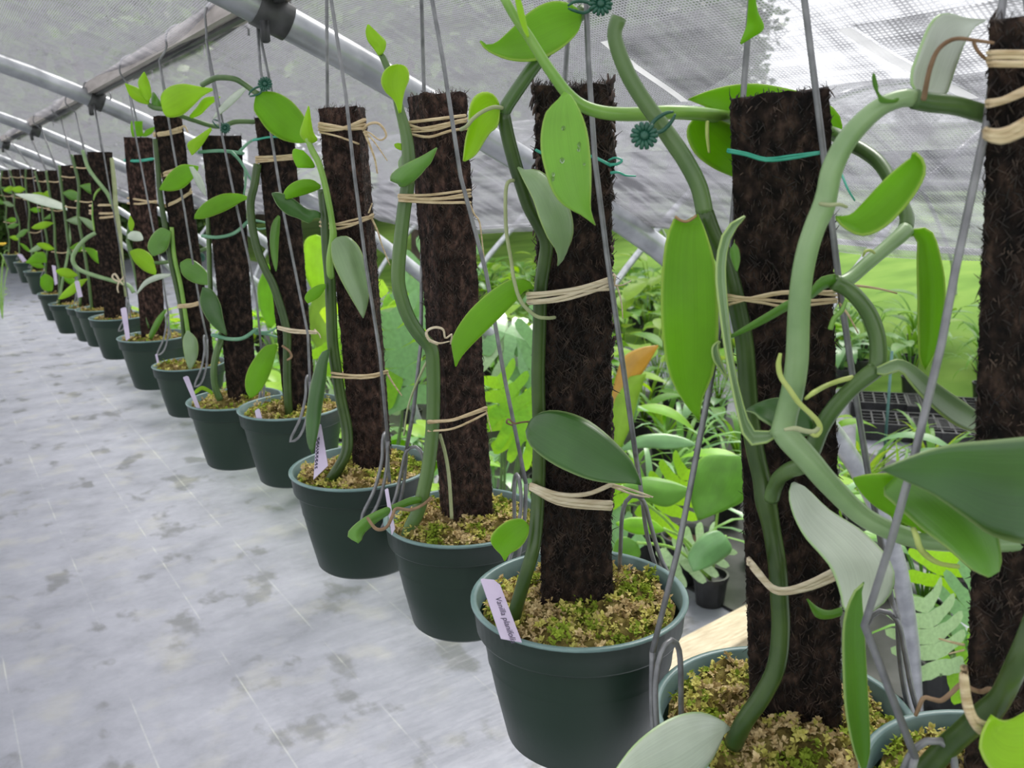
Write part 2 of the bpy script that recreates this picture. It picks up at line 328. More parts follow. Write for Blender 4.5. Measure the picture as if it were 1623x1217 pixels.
def make_post(pl, label, mat='post_core', fuzz=1.0):
    B = P(pl.xb, pl.yb, pl.zb); T = P(pl.xt, pl.yt, pl.zt)
    th = math.radians(pl.yaw); up = (T - B).normalized()
    v0 = B - EYE; n0 = -Vector((v0.x, v0.y, 0)).normalized(); n0 = (n0 - up * n0.dot(up)).normalized(); s0 = up.cross(n0)
    n = n0 * math.cos(th) + s0 * math.sin(th); s = up.cross(n)
    Wt = pl.wt * pl.zt / F; Wb = pl.wb * pl.zb / F; den = math.cos(th) + pl.deep * abs(math.sin(th))
    W1, W2 = Wb / den, Wt / den; D1, D2 = W1 * pl.deep, W2 * pl.deep
    ext = D1 / 2 * math.cos(th) + W1 / 2 * abs(math.sin(th)); pl.dep = 2 * ext
    B = B - n0 * ext; T = T - n0 * (D2 / 2 * math.cos(th) + W2 / 2 * abs(math.sin(th)))
    B2 = B - up * .02; L = (T - B2).length
    t = thing('fern_fibre_post', label, 'post', B2, 'dark tree fern posts of the hanging row'); pl.post = t
    nu, nh = (12, 110) if pl.near else (6, 36); v = []; f = []; sd = pl.no * 11.7
    for i in range(nh + 1):
        h = i / nh; c = B2 + (T - B2) * h; W = W1 + (W2 - W1) * h; D = D1 + (D2 - D1) * h
        ring = [(-1 + 2 * k / nu, 1) for k in range(nu)] + [(1, 1 - 2 * k / nu) for k in range(nu)] + [(1 - 2 * k / nu, -1) for k in range(nu)] + [(-1, -1 + 2 * k / nu) for k in range(nu)]
        for a, b in ring:
            p = c + s * (a * W / 2) + n * (b * D / 2); q = p * 90 + Vector((sd, 0, 0))
            k = 1 + (.03 * noise.noise(q) + .045 * noise.noise(q * 2.6) + .03 * noise.noise(p * 14 + Vector((sd, 5, 1)))) * fuzz + .05 * (fuzz - 1) * max(0, noise.noise(Vector((p.x * 60 + sd, p.y * 60, p.z * 22))))
            v.append(c + (p - c) * k + up * (noise.noise(q * 1.7) * .003 if i == nh else 0))
    m4 = 4 * nu
    for i in range(nh):
        for k in range(m4):
            l = (k + 1) % m4; f.append((i * m4 + k, i * m4 + l, i * m4 + m4 + l, i * m4 + m4 + k))
    v.append(T + up * .001); tp = len(v) - 1
    for k in range(m4): f.append((nh * m4 + k, nh * m4 + (k + 1) % m4, tp))
    f.append(tuple(range(m4))[::-1])
    link('post_core', mesh('post_core', v, f), t, mat)
    cnt = int((5200 if pl.near else (1300 if pl.zb < 1.7 else 150)) * fuzz); v = []; f = []; rnd = random.Random(pl.no + 50)
    for _ in range(cnt):
        h = rnd.random(); c = B2 + (T - B2) * h; W = W1 + (W2 - W1) * h; D = D1 + (D2 - D1) * h
        sd_ = rnd.choice((0, 0, 1, 2, 3)); a = rnd.uniform(-1, 1)
        if sd_ == 0: p, o = c + s * (a * W / 2) + n * D / 2, n
        elif sd_ == 1: p, o = c + s * (W / 2) + n * (a * D / 2), s
        elif sd_ == 2: p, o = c - s * (W / 2) + n * (a * D / 2), -s
        else: p, o = c - n * (D / 2) + s * (a * W / 2), -n
        if rnd.random() < .012 * fuzz: p = T + s * (a * W2 / 2) + n * (rnd.uniform(-1, 1) * D2 / 2); o = up
        side = o.cross(up) if abs(o.dot(up)) < .9 else s
        d = (up * rnd.choice((-1, 1)) * rnd.uniform(.4, 1) + side * rnd.gauss(0, .6) + o * rnd.uniform(-.10, .07)).normalized()
        ln = rnd.uniform(.003, .009) * (1 if o is not up else .6) * (1 + .25 * (fuzz - 1)); r = rnd.uniform(.0002, .00045); bend = o * rnd.uniform(-.004, .001)
        tube_geo([p - o * .0004, p + d * ln * .5 + o * .0007, p + d * ln + bend * .4], [r, r, r * .3], 3, False, 1, v, f, False)
    if cnt: link('fibre', mesh('fibre', v, f), t, 'fibre_red' if mat == 'post_red' else 'fibre', True, 'stuff')
    if no_flakes.get(pl.no):
        v = []; f = []
        for _ in range(no_flakes[pl.no]):
            h = 1 - .75 * rnd.random() ** 1.6; c = B2 + (T - B2) * h; W = W1 + (W2 - W1) * h; D = D1 + (D2 - D1) * h; sg = rnd.choice((-1, 1, 1)); p = c + s * (sg * W / 2 * rnd.uniform(.88, 1.02)) + n * (D / 2 * rnd.uniform(-.3, 1.05))
            d = (up * rnd.uniform(.5, 1) * rnd.choice((-1, 1)) + s * sg * rnd.uniform(.05, .5) + n * rnd.uniform(-.1, .3)).normalized(); ln = rnd.uniform(.004, .010); r = rnd.uniform(.0008, .0018)
            tube_geo([p, p + d * ln * .5 + s * sg * .001, p + d * ln], [r, r * .9, r * .3], 4, False, 1, v, f)
        link('bark_flakes', mesh('bark_flakes', v, f), t, 'fibre_red', True, 'stuff')
    return t
no_flakes = {3: 300}
def make_tag(pl, c4, o0=.0, o1=.0, label='', mat='tag_lilac'):
    """c4: corners top-left, top-right, bottom-right, bottom-left in pixels"""
    a, b, c, d = [pl.at(x, y, o) for (x, y), o in zip(c4, (o0, o0, o1, o1))]
    n = (b - a).cross(d - a).normalized()
    if n.dot(CF) > 0: n = -n
    k = (b - a) * .25; cut = (d - a).normalized() * (b - a).length * .3
    out = [a + k * 0 + cut * .25, a + k * .4, b - k, b + cut, c, d]
    v = [p + n * .0005 for p in out] + [p - n * .0005 for p in out]; m_ = len(out)
    f = [tuple(range(m_)), tuple(range(m_, 2 * m_))[::-1]] + [(i, (i + 1) % m_, (i + 1) % m_ + m_, i + m_) for i in range(m_)]
    o = link('plant_tag', mesh('plant_tag', v, f), None, mat, False)
    tag(o, label, 'plant tag', 'lilac tags pushed into the pots')
    return o, (a, b, c, d, n)
def clip_pts(pl, ang, s=1):
    R = pl.pr; c = pl.pc; ca, sa = math.cos(ang), math.sin(ang)
    hr = Vector((CR.x, CR.y, 0)).normalized(); hf = Vector((CF.x, CF.y, 0)).normalized()
    rad = hr * ca + hf * sa; tan = -hr * sa + hf * ca
    q = [(0, .004, .05), (-.004, .005, .02), (-.013, .006, -.008), (-.024, .008, -.024), (-.036, .008, -.028), (-.032, .006, -.020), (-.018, .005, .002), (-.008, .004, .03), (-.004, .0, .050), (.002, -.008, .056), (.006, -.015, .045), (.007, -.017, .01), (.008, -.018, -.022)]
    return [c + tan * (t * s) + rad * (R + r) + Vector((0, 0, h)) for t, r, h in q]
def make_hanger(pl, wires, label, r=.00165):
    """wires: (clip angle, s, [(x, y, off), ...]) pixels from low to high; the first one sets where the hook goes"""
    G = None; t = thing('wire_hanger', label, 'hanger', pl.pc, 'wire hangers of the hanging row')
    for k, (ang, s, px) in enumerate(wires):
        if len(px) > 1:   # turn the clip round the rim to where the wire comes down
            (x0, y0), (x1, y1) = px[0][:2], px[1][:2]; l_ = math.hypot(x1 - x0, y1 - y0)
            def off_line(q):
                a, b, _ = pix(clip_pts(pl, math.radians(q), s)[0]); return abs((a - x0) * (y1 - y0) - (b - y0) * (x1 - x0)) / l_
            ang = min((ang + q for q in range(-70, 71, 2)), key=lambda q: off_line(q) + abs(q - ang) * .02); px = px[1:]
        cp = clip_pts(pl, math.radians(ang), s); w = [pl.at(*p) for p in px]
        if k == 0:
            if len(w) == 1: w = [cp[0], w[0]]
            while len(w) > 2 and w[-2].z > 1.735: w.pop()
            d = w[-1] - w[-2]; G = w[-1] + d * ((1.745 - w[-1].z) / max(d.z, .02)); G = Vector((max(.36, min(.40, G.x)), G.y, 1.745))
            if w[-1].z > 1.735: w.pop()
            y = G.y
            tube('hook', [G, Vector((.380, y, 1.765)), Vector((.381, y, 1.783)), Vector((.390, y, 1.797)), Vector((.41, y, 1.803)), Vector((.430, y, 1.797)), Vector((.441, y, 1.775)), Vector((.441, y, 1.755))], r, 'wire', t, 8)
        elif not w:
            w = [P(pl.xt + pl.wt * .1, pl.yt - 1, pl.zt + pl.dep + .012)]
        v, f = tube_geo(([] if w and w[0] is cp[0] else [cp[0]]) + w + [G], [r] * (len(w) + (1 if w and w[0] is cp[0] else 2)), 8); hw = link('hanger_wire', mesh('hanger_wire', v, f), t, 'wire')
        q = cr([tuple(p) for p in cp], 44); v, f = tube_geo([Vector(p) for p in q], [r] * 45, 8); link('rim_clip', mesh('rim_clip', v, f), hw, 'wire')
    return t
def flower_clip(pl, x, y, off, rp, label, jaw=(1, -1)):
    c = pl.at(x, y, off); z = pl.z(y) + off; R = rp * z / F
    t = thing('orchid_clip', label, 'clip', c); e1 = CR; e2 = CU; n = -CF; v = []; f = []
    tube_geo([c - n * R * .12, c + n * R * .06], [R * .6, R * .6], 20, False, 1, v, f); disc = link('petal_disc', mesh('petal_disc', v, f), t, 'clip_plastic')
    for k in range(14):
        a = 2 * PI * k / 14; d = e1 * math.cos(a) + e2 * math.sin(a); v = []; f = []
        tube_geo([c + d * R * .3, c + d * R * .6 + n * R * .08, c + d * R * .90, c + d * R * .97], [R * .07, R * .17, R * .16, R * .08], 8, False, 1, v, f)
        link('petal', mesh('petal', v, f), disc, 'clip_plastic')
    v = []; f = []; tube_geo([c - n * R * .15, c + n * R * .16, c + n * R * .22], [R * .32, R * .30, R * .12], 14, False, 1, v, f)
    link('centre_boss', mesh('centre_boss', v, f), t, 'clip_plastic')
    for sgn in (1, -1):
        d = (e1 * jaw[0] - e2 * jaw[1]).normalized(); q = (d.cross(n)) * sgn
        pts = [c - n * R * .2 + d * R * .5 + q * R * .15, c + d * R * 1.3 + q * R * .45 - n * R * .3, c + d * R * 2.1 + q * R * .35, c + d * R * 2.6 + q * R * .1]
        tube('jaw', pts, [R * .16, R * .14, R * .13, R * .08], 'clip_plastic', t, 8)
    return t
# ---------------------------------------------------------------- the greenhouse
HX = [(2.035, -.02), (2.0, .15), (1.95, .37), (1.845, .64), (1.65, .915), (1.38, 1.165), (1.10, 1.395), (.81, 1.555), (.60, 1.662), (.41, 1.752), (.2, 1.836), (-.1, 1.93), (-.5, 2.02), (-.9, 2.06), (-1.3, 2.06), (-1.7, 2.02), (-2.1, 1.93), (-2.5, 1.80), (-2.9, 1.60), (-3.3, 1.32), (-3.7, .92), (-4.0, .5), (-4.15, .0)]
HY = [1.171, 2.524, 3.93, 5.33, 6.73, 8.13, 9.53]
hc = cr(HX, 90)
for k, y in enumerate(HY):
    t = thing('hoop_pipe', f'grey steel hoop pipe arching over the row, {ORD[k + 1]} from the near end', 'pipe', (2.035, y, 0), 'steel hoops of the shade house')
    v, f = tube_geo([Vector((a, y, b)) for a, b in hc], [.021] * 91, 14); link('pipe', mesh('pipe', v, f), t, 'pipe')
    h0, h1 = hc[37], hc[39]; mid = Vector((.41, y, 1.752)); dr = Vector((-.91, 0, .40)).normalized(); L_ = .022 if k == 0 else .016
    v, f = tube_geo([mid - dr * L_, mid + dr * L_], [.0232, .0232], 18); o = link('clamp_sleeve', mesh('clamp_sleeve', v, f), t, 'clamp')
    v, f = tube_geo([mid + Vector((-.02, -.026, -.012)), mid + Vector((-.02, -.026, -.036)), mid + Vector((-.02, -.026, -.038))], [.006, .006, .003], 10); link('clamp_bolt', mesh('clamp_bolt', v, f), t, 'clamp')
v, f = [], []
pr = [(-.021, .0), (.021, .0), (.021, .030), (.015, .030), (.015, .006), (-.015, .006), (-.015, .022), (-.011, .022), (-.011, .026), (-.021, .026)]
y0, y1 = -1.2, 10.3
for yy in (y0, y1):
    for a, b in pr: v.append((.41 + a, yy, 1.768 + b))
n_ = len(pr)
for i in range(n_): f.append((i, (i + 1) % n_, n_ + (i + 1) % n_, n_ + i))
t = thing('purlin', 'brownish steel purlin channel running along above the hanging row', 'beam', (.41, 0, 1.768))
link('channel', mesh('channel', v, f), t, 'purlin_steel', False)
v, f = [], []; box_geo((.41, 4.5, 1.7655), .010, 11.4, .005, v, f); link('wire_slot', mesh('wire_slot', v, f), t, 'clamp', False)
# shade cloth roof
def clothmat(name, hole, col, tcol):
    mt, nt, b, N, L = nodes(name); nt.nodes.remove(b)
    uv = N('ShaderNodeUVMap')
    def streak(sc, rot):
        mp = N('ShaderNodeMapping'); mp.inputs['Scale'].default_value = sc; mp.inputs['Rotation'].default_value = (0, 0, rot); L(uv.outputs[0], mp.inputs[0])
        q = N('ShaderNodeTexNoise'); q.inputs['Scale'].default_value = 3.2; q.inputs['Detail'].default_value = 8; q.inputs['Roughness'].default_value = .68; L(mp.outputs[0], q.inputs[0]); return q
    na, nb = streak((.8, 9, 1), .16), streak((7, .8, 1), -.25)
    n = N('ShaderNodeMath'); n.operation = 'MULTIPLY_ADD'; L(na.outputs[0], n.inputs[0]); n.inputs[1].default_value = .5
    nh = N('ShaderNodeMath'); nh.operation = 'MULTIPLY'; L(nb.outputs[0], nh.inputs[0]); nh.inputs[1].default_value = .5; L(nh.outputs[0], n.inputs[2])
    # knitted weave
    sx = N('ShaderNodeSeparateXYZ'); L(uv.outputs[0], sx.inputs[0])
    def wv(out, k):
        m1 = N('ShaderNodeMath'); m1.operation = 'MULTIPLY'; L(out, m1.inputs[0]); m1.inputs[1].default_value = k
        s1 = N('ShaderNodeMath'); s1.operation = 'SINE'; L(m1.outputs[0], s1.inputs[0]); return s1
    a = wv(sx.outputs[0], 2 * PI / .0042); c = wv(sx.outputs[1], 2 * PI / .0034)
    mu = N('ShaderNodeMath'); mu.operation = 'MAXIMUM'; L(a.outputs[0], mu.inputs[0]); L(c.outputs[0], mu.inputs[1])
    mr = N('ShaderNodeMapRange'); L(mu.outputs[0], mr.inputs[0]); mr.inputs[1].default_value = -.6; mr.inputs[2].default_value = .9; mr.inputs[3].default_value = hole + .28; mr.inputs[4].default_value = hole - .12
    m2 = N('ShaderNodeMapRange'); L(n.outputs[0], m2.inputs[0]); m2.inputs[1].default_value = .3; m2.inputs[2].default_value = .7; m2.inputs[1].default_value = .43; m2.inputs[2].default_value = .57; m2.inputs[3].default_value = -.2; m2.inputs[4].default_value = .2
    ad = N('ShaderNodeMath'); ad.operation = 'ADD'; ad.use_clamp = True; L(mr.outputs[0], ad.inputs[0]); L(m2.outputs[0], ad.inputs[1])
    r = ramp(nt, [(.4, tuple(x * .6 for x in col)), (.6, col)]); L(n.outputs[0], r.inputs[0])
    df = N('ShaderNodeBsdfDiffuse'); L(r.outputs[0], df.inputs[0]); tl = N('ShaderNodeBsdfTranslucent'); r2 = ramp(nt, [(.43, tuple(x * .5 for x in tcol)), (.57, tcol)]); L(n.outputs[0], r2.inputs[0]); L(r2.outputs[0], tl.inputs[0])
    ms = N('ShaderNodeMixShader'); ms.inputs[0].default_value = .62; L(df.outputs[0], ms.inputs[1]); L(tl.outputs[0], ms.inputs[2])
    tr = N('ShaderNodeBsdfTransparent'); m3 = N('ShaderNodeMixShader'); L(ad.outputs[0], m3.inputs[0]); L(ms.outputs[0], m3.inputs[1]); L(tr.outputs[0], m3.inputs[2])
    L(m3.outputs[0], nt.nodes['Material Output'].inputs[0]); return mt
clothmat('shade_cloth', .40, (.25, .25, .28), (.39, .39, .43)); clothmat('shade_cloth_thin', .55, (.25, .25, .265), (.30, .30, .32))
clothmat('shade_cloth_white', .05, (.85, .85, .86), (.97, .97, .98))
def roof(s, y, off=.03):
    """point on the cloth, s = distance up the hoop profile from the hem"""
    j = 0
    while j < len(RS) - 2 and RS[j + 1] < s: j += 1
    q = (s - RS[j]) / (RS[j + 1] - RS[j]); a = RP[j]; b = RP[j + 1]
    x = a[0] + (b[0] - a[0]) * q; z = a[1] + (b[1] - a[1]) * q; tx, tz = b[0] - a[0], b[1] - a[1]; l = math.hypot(tx, tz); nx, nz = -tz / l, tx / l
    if nz < 0: nx, nz = -nx, -nz
    ph = (y - HY[0]) / 1.39; sag = -.035 * math.sin(PI * (ph - math.floor(ph))) ** 2
    o = off + sag * .7 + .010 * noise.noise(Vector((s * 3, y * 3, 2))) + .004 * noise.noise(Vector((s * 12, y * 5, 7)))
    o = max(o, .024) if abs(ph - round(ph)) < .12 else o
    return Vector((x + nx * o, y, z + nz * o))
rp_ = [(a, b) for a, b in hc if a < 1.12 and a > -3.9]; hem0 = (1.12, 1.38)
RP = [hem0] + rp_; RS = [0]
for a, b in zip(RP, RP[1:]): RS.append(RS[-1] + math.dist(a, b))
def hem(y): return .085 + .018 * math.sin(y * 2.1 + .5) + .012 * math.sin(y * 5.3)
ys = [-1.6 + .08 * i for i in range(160)]; v = []; f = []; uv = []; ns = 70
for y in ys:
    for i in range(ns + 1):
        s = hem(y) + (RS[-1] - .12 - hem(y)) * (i / ns) ** 1.3; v.append(roof(s, y)); uv.append((y, s))
w_ = ns + 1
for i in range(len(ys) - 1):
    for j in range(ns): f.append((i * w_ + j, i * w_ + j + 1, (i + 1) * w_ + j + 1, (i + 1) * w_ + j))
ce = link('ceiling', mesh('ceiling', v, f, uv), None, 'shade_cloth', True, 'structure')
tube('trim_1', [roof(hem(y), y) for y in ys[::4]], .004, 'shade_cloth_white', None, 6)['kind'] = 'structure'
def ray_roof(x, y):
    d = (P(x, y, 1) - EYE); t = .5
    for k in range(3000):
        p = EYE + d * t
        for j in range(len(RP) - 1):
            a, b = RP[j], RP[j + 1]
            if b[0] <= p.x <= a[0]:
                zz = a[1] + (b[1] - a[1]) * (p.x - a[0]) / (b[0] - a[0])
                if p.z >= zz + .014: return (RS[j] + (a[0] - p.x) / max(1e-6, a[0] - b[0]) * (RS[j + 1] - RS[j]), p.y)
                break
        t += .002
    return None
v = []; f = []; uv = []
for y in ys:
    for i in range(9): s = hem(y) - .004 + (.26 + .03 * math.sin(y * 1.7)) * i / 8; v.append(roof(max(0, s), y, .017)); uv.append((y + .0013, s + .001))
for i in range(len(ys) - 1):
    for j in range(8): f.append((i * 9 + j, i * 9 + j + 1, i * 9 + 10 + j, i * 9 + 9 + j))
link('trim_2', mesh('trim_2', v, f, uv), None, 'shade_cloth', True, 'structure')
# the neighbouring house carries the same cloth
v = []; f = []; uv = []
ys2 = [.9 + .12 * i for i in range(100)]
for y in ys2:
    for i in range(ns + 1):
        s = hem(y + 3) + (RS[-1] - .7 - hem(y + 3)) * (i / ns); q = roof(s, y); v.append((4.735 - q.x, q.y, q.z)); uv.append((y, s))
for i in range(len(ys2) - 1):
    for j in range(ns): f.append((i * w_ + j, (i + 1) * w_ + j, (i + 1) * w_ + j + 1, i * w_ + j + 1))
link('ceiling_neighbour', mesh('ceiling', v, f, uv), None, 'shade_cloth', True, 'structure')
# a second, doubled layer of cloth laid over the roof in two pointed flaps, each with a white hem tape
for nm, tri in (('pointed flap of doubled darker shade cloth on the roof behind the broad post', [(968, 28), (1095, 131), (1262, -2), (1180, -60)]), ('flap of doubled darker shade cloth on the roof behind the edge post', [(1360, -16), (1562, 104), (1700, 150), (1750, -80)])):
    c4 = [ray_roof(*q) for q in tri]
    v = []; f = []; uv = []; n1 = 14
    for i in range(n1 + 1):
        for j in range(n1 + 1):
            a, b = i / n1, j / n1
            q = [(c4[0][k] * (1 - a) + c4[1][k] * a) * (1 - b) + (c4[3][k] * (1 - a) + c4[2][k] * a) * b for k in range(2)]
            v.append(roof(q[0], q[1], .014)); uv.append((q[1] + .002, q[0] + .001))
    for i in range(n1):
        for j in range(n1): f.append((i * 15 + j, i * 15 + j + 1, i * 15 + 16 + j, i * 15 + 15 + j))
    o = link('cloth_flap', mesh('cloth_flap', v, f, uv), None, 'shade_cloth_thin'); tag(o, nm, 'cloth')
    e = [roof(c4[0][0] + (c4[1][0] - c4[0][0]) * i / 12, c4[0][1] + (c4[1][1] - c4[0][1]) * i / 12, .012) for i in range(13)]
    sd_ = [roof(c4[0][0] + (c4[1][0] - c4[0][0]) * i / 12 + .0, c4[0][1] + (c4[1][1] - c4[0][1]) * i / 12 + .012, .012) for i in range(13)]
    link('hem_tape', mesh('hem_tape', e + sd_, [(i, i + 1, 14 + i, 13 + i) for i in range(12)], [(0, 0)] * 26), o, 'shade_cloth_white')
# ---------------------------------------------------------------- floor: woven ground fabric
mt, nt, b, N, L = nodes('fabric')
tc = N('ShaderNodeTexCoord'); sx = N('ShaderNodeSeparateXYZ'); L(tc.outputs['Object'], sx.inputs[0])
n = N('ShaderNodeTexNoise'); n.inputs['Scale'].default_value = 3.5; n.inputs['Detail'].default_value = 12; n.inputs['Roughness'].default_value = .75; L(tc.outputs['Object'], n.inputs[0])
r = ramp(nt, [(.3, (.135, .14, .162)), (.45, (.19, .196, .23)), (.6, (.23, .236, .275)), (.8, (.29, .285, .28))]); L(n.outputs[0], r.inputs[0])
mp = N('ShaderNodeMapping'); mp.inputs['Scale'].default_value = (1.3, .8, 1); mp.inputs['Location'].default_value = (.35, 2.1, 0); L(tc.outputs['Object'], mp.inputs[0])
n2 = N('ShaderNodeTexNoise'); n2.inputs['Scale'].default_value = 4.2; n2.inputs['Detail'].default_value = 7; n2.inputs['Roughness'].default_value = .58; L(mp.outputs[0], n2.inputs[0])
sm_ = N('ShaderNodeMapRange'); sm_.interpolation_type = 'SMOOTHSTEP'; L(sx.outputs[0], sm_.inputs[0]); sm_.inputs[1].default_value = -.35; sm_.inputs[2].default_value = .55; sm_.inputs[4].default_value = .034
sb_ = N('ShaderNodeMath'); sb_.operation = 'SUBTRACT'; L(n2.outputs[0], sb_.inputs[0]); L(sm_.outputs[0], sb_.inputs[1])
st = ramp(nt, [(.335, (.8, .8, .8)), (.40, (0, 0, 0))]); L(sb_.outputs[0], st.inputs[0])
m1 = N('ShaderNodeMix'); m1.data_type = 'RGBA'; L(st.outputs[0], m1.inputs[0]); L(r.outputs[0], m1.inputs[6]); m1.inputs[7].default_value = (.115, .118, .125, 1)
n3 = N('ShaderNodeTexNoise'); n3.inputs['Scale'].default_value = 5; n3.inputs['Detail'].default_value = 6; L(tc.outputs['Object'], n3.inputs[0])
r3 = ramp(nt, [(.54, (0, 0, 0)), (.75, (.35, .35, .35))]); L(n3.outputs[0], r3.inputs[0])
m2 = N('ShaderNodeMix'); m2.data_type = 'RGBA'; L(r3.outputs[0], m2.inputs[0]); L(m1.outputs[2], m2.inputs[6]); m2.inputs[7].default_value = (.34, .33, .25, 1)
# pale marker threads every 0.3 m
fm_ = N('ShaderNodeMath'); fm_.operation = 'PINGPONG'; L(sx.outputs[0], fm_.inputs[0]); fm_.inputs[1].default_value = .155
lt = N('ShaderNodeMath'); lt.operation = 'LESS_THAN'; L(fm_.outputs[0], lt.inputs[0]); lt.inputs[1].default_value = .0022
lm = N('ShaderNodeMath'); lm.operation = 'MULTIPLY'; L(lt.outputs[0], lm.inputs[0]); rl = N('ShaderNodeMapRange'); L(n3.outputs[0], rl.inputs[0]); rl.inputs[1].default_value = .42; rl.inputs[2].default_value = .7; rl.inputs[4].default_value = .55; L(rl.outputs[0], lm.inputs[1])
m4 = N('ShaderNodeMix'); m4.data_type = 'RGBA'; L(lm.outputs[0], m4.inputs[0]); L(m2.outputs[2], m4.inputs[6]); m4.inputs[7].default_value = (.5, .52, .46, 1)
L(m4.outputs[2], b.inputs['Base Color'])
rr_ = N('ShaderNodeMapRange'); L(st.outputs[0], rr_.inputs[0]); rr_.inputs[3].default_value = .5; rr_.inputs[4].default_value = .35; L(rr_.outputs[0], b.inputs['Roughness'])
mpw = N('ShaderNodeMapping'); mpw.inputs['Scale'].default_value = (1, 4, 1); L(tc.outputs['Object'], mpw.inputs[0]); nw = N('ShaderNodeTexNoise'); nw.inputs['Scale'].default_value = 3; nw.inputs['Detail'].default_value = 6; L(mpw.outputs[0], nw.inputs[0])
bp = N('ShaderNodeBump'); bp.inputs['Strength'].default_value = .35; bp.inputs['Distance'].default_value = .03; L(nw.outputs[0], bp.inputs['Height']); L(bp.outputs[0], b.inputs['Normal'])
v = []; f = []; nx, ny = 50, 70
for i in range(nx + 1):
    for j in range(ny + 1):
        x = -5 + 10.2 * i / nx; y = -3 + 27 * j / ny; v.append((x, y, .006 * noise.noise(Vector((x * 1.2, y * 2.5, 0)))))
for i in range(nx):
    for j in range(ny): q = i * (ny + 1) + j; f.append((q, q + 1 + ny, q + 2 + ny, q + 1))
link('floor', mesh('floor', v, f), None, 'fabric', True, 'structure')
# lawn and wooded rise beyond
mt = noise_mat('lawn', [(.3, (.075, .15, .02)), (.5, (.11, .205, .03)), (.72, (.16, .26, .045))], .9, 9, .9, bump=.6, bscale=60, spec=.1, stretch=(1, 2.2, 1))
def ground(x, y):
    d = max(0, x - 5.0) * .8 + max(0, y - 20) * .55
    return -.03 + .06 * min(1, max(0, (x - 5.0) * 4)) + .075 * max(0, d - 1.0) + .06 * noise.noise(Vector((x * .25, y * .25, 0))) * min(1, d)
v = []; f = []; nx, ny = 70, 90
for i in range(nx + 1):
    for j in range(ny + 1):
        x = -8 + 70 * i / nx; y = -14 + 80 * j / ny; v.append((x, y, ground(x, y)))
for i in range(nx):
    for j in range(ny): q = i * (ny + 1) + j; f.append((q, q + 1 + ny, q + 2 + ny, q + 1))
link('lawn', mesh('lawn', v, f), None, 'lawn', True, 'structure')
leaf_mat('tree_leaf', (.055, .115, .022), (.1, .2, .05), .2, (.13, .27, .025), .5)
leaf_mat('tree_leaf_pale', (.11, .19, .03), (.1, .2, .05), .2, (.2, .36, .04), .5)
tm_ = []
for k in range(3):
    rnd = random.Random(90 + k); v = []; f = []
    for _ in range(4200):
        d = Vector((rnd.gauss(0, 1), rnd.gauss(0, 1), rnd.gauss(0, 1))).normalized(); r_ = rnd.uniform(.55, 1.0) * (1 + .3 * noise.noise(d * 2.2 + Vector((k * 5, 0, 0))))
        c = Vector((d.x * 1.7 * r_, d.y * 1.7 * r_, 3.1 + d.z * 1.9 * r_)); a = Vector((rnd.gauss(0, 1), rnd.gauss(0, 1), rnd.gauss(0, .6))).normalized() * rnd.uniform(.07, .16); e = a.cross(Vector((rnd.gauss(0, 1), rnd.gauss(0, 1), 1))).normalized() * a.length * .55
        b_ = len(v); v += [c - a, c + e, c + a, c - e]; f.append((b_, b_ + 1, b_ + 2, b_ + 3))
    me = mesh('crown', v, f); me.uv_layers.new(name='UVMap')
    for q in me.uv_layers[0].data: q.uv = (.4, .5)
    tv, tf = tube_geo([Vector((0, 0, -.3)), Vector((.05, 0, 1.2)), Vector((0, .08, 2.4)), Vector((.1, 0, 3.2))], [.2, .15, .11, .05], 8)
    tm_.append((me, mesh('trunk', tv, tf)))
rnd = random.Random(5); TR = []
for k in range(110):
    az = math.radians(rnd.uniform(2, 46) if k < 100 else rnd.uniform(48, 66)); dd = rnd.uniform(16, 36) if k < 100 else rnd.uniform(34, 42)
    x, y = dd * math.sin(az), dd * math.cos(az); s = rnd.uniform(1.1, 1.8) if k < 100 else rnd.uniform(.4, .6)
    if any(math.dist((x, y), q[2]) < 3.3 for q in TR): continue
    t = thing('hillside_tree', 'blurred green tree on the rise seen through the shade cloth', 'tree', (x, y, ground(x, y)), 'trees seen through the shade cloth')
    TR.append((az, t, (x, y))); t.scale = (s, s, s); t.rotation_euler.z = rnd.uniform(0, 6)
    cm, tk = tm_[k % 3]
    for nm, me, mm in (('crown', cm, 'tree_leaf' if k % 3 else 'tree_leaf_pale'), ('trunk', tk, 'bark')):
        if not me.materials: me.materials.append(M[mm])
        o = bpy.data.objects.new(nm, me); COL.objects.link(o); o.parent = t
        if nm == 'crown': o['kind'] = 'stuff'
TR.sort(key=lambda q: q[0])
for k, (az, t, _) in enumerate(TR): t['label'] = f'green tree on the rise through shade cloth, {ordw(k + 1)} from the left'
rnd = random.Random(17)
for k, (x, y, s) in enumerate(((1.35, 20.3, .62), (2.3, 20.9, .7), (3.4, 20.2, .62), (4.6, 20.8, .7))):
    t = thing('shrub', f'dark green shrub closing the far end of the row, {ORD[k + 1]} from the aisle', 'shrub', (x, y, 0), 'shrubs at the far end'); t.scale = (s, s, s); t.rotation_euler.z = rnd.uniform(0, 6)
    for nm, me in zip(('crown', 'trunk'), tm_[1 + k % 2]):
        o = bpy.data.objects.new(nm, me); COL.objects.link(o); o.parent = t
        if nm == 'crown': o['kind'] = 'stuff'; o.location.z = -1.4
# ---------------------------------------------------------------- the hanging row, near end first
def mk(no, *a, **k):
    p = Plant(no, *a, **k); p.ord = ORD[no]; PL[no] = p; return p
PL = {}
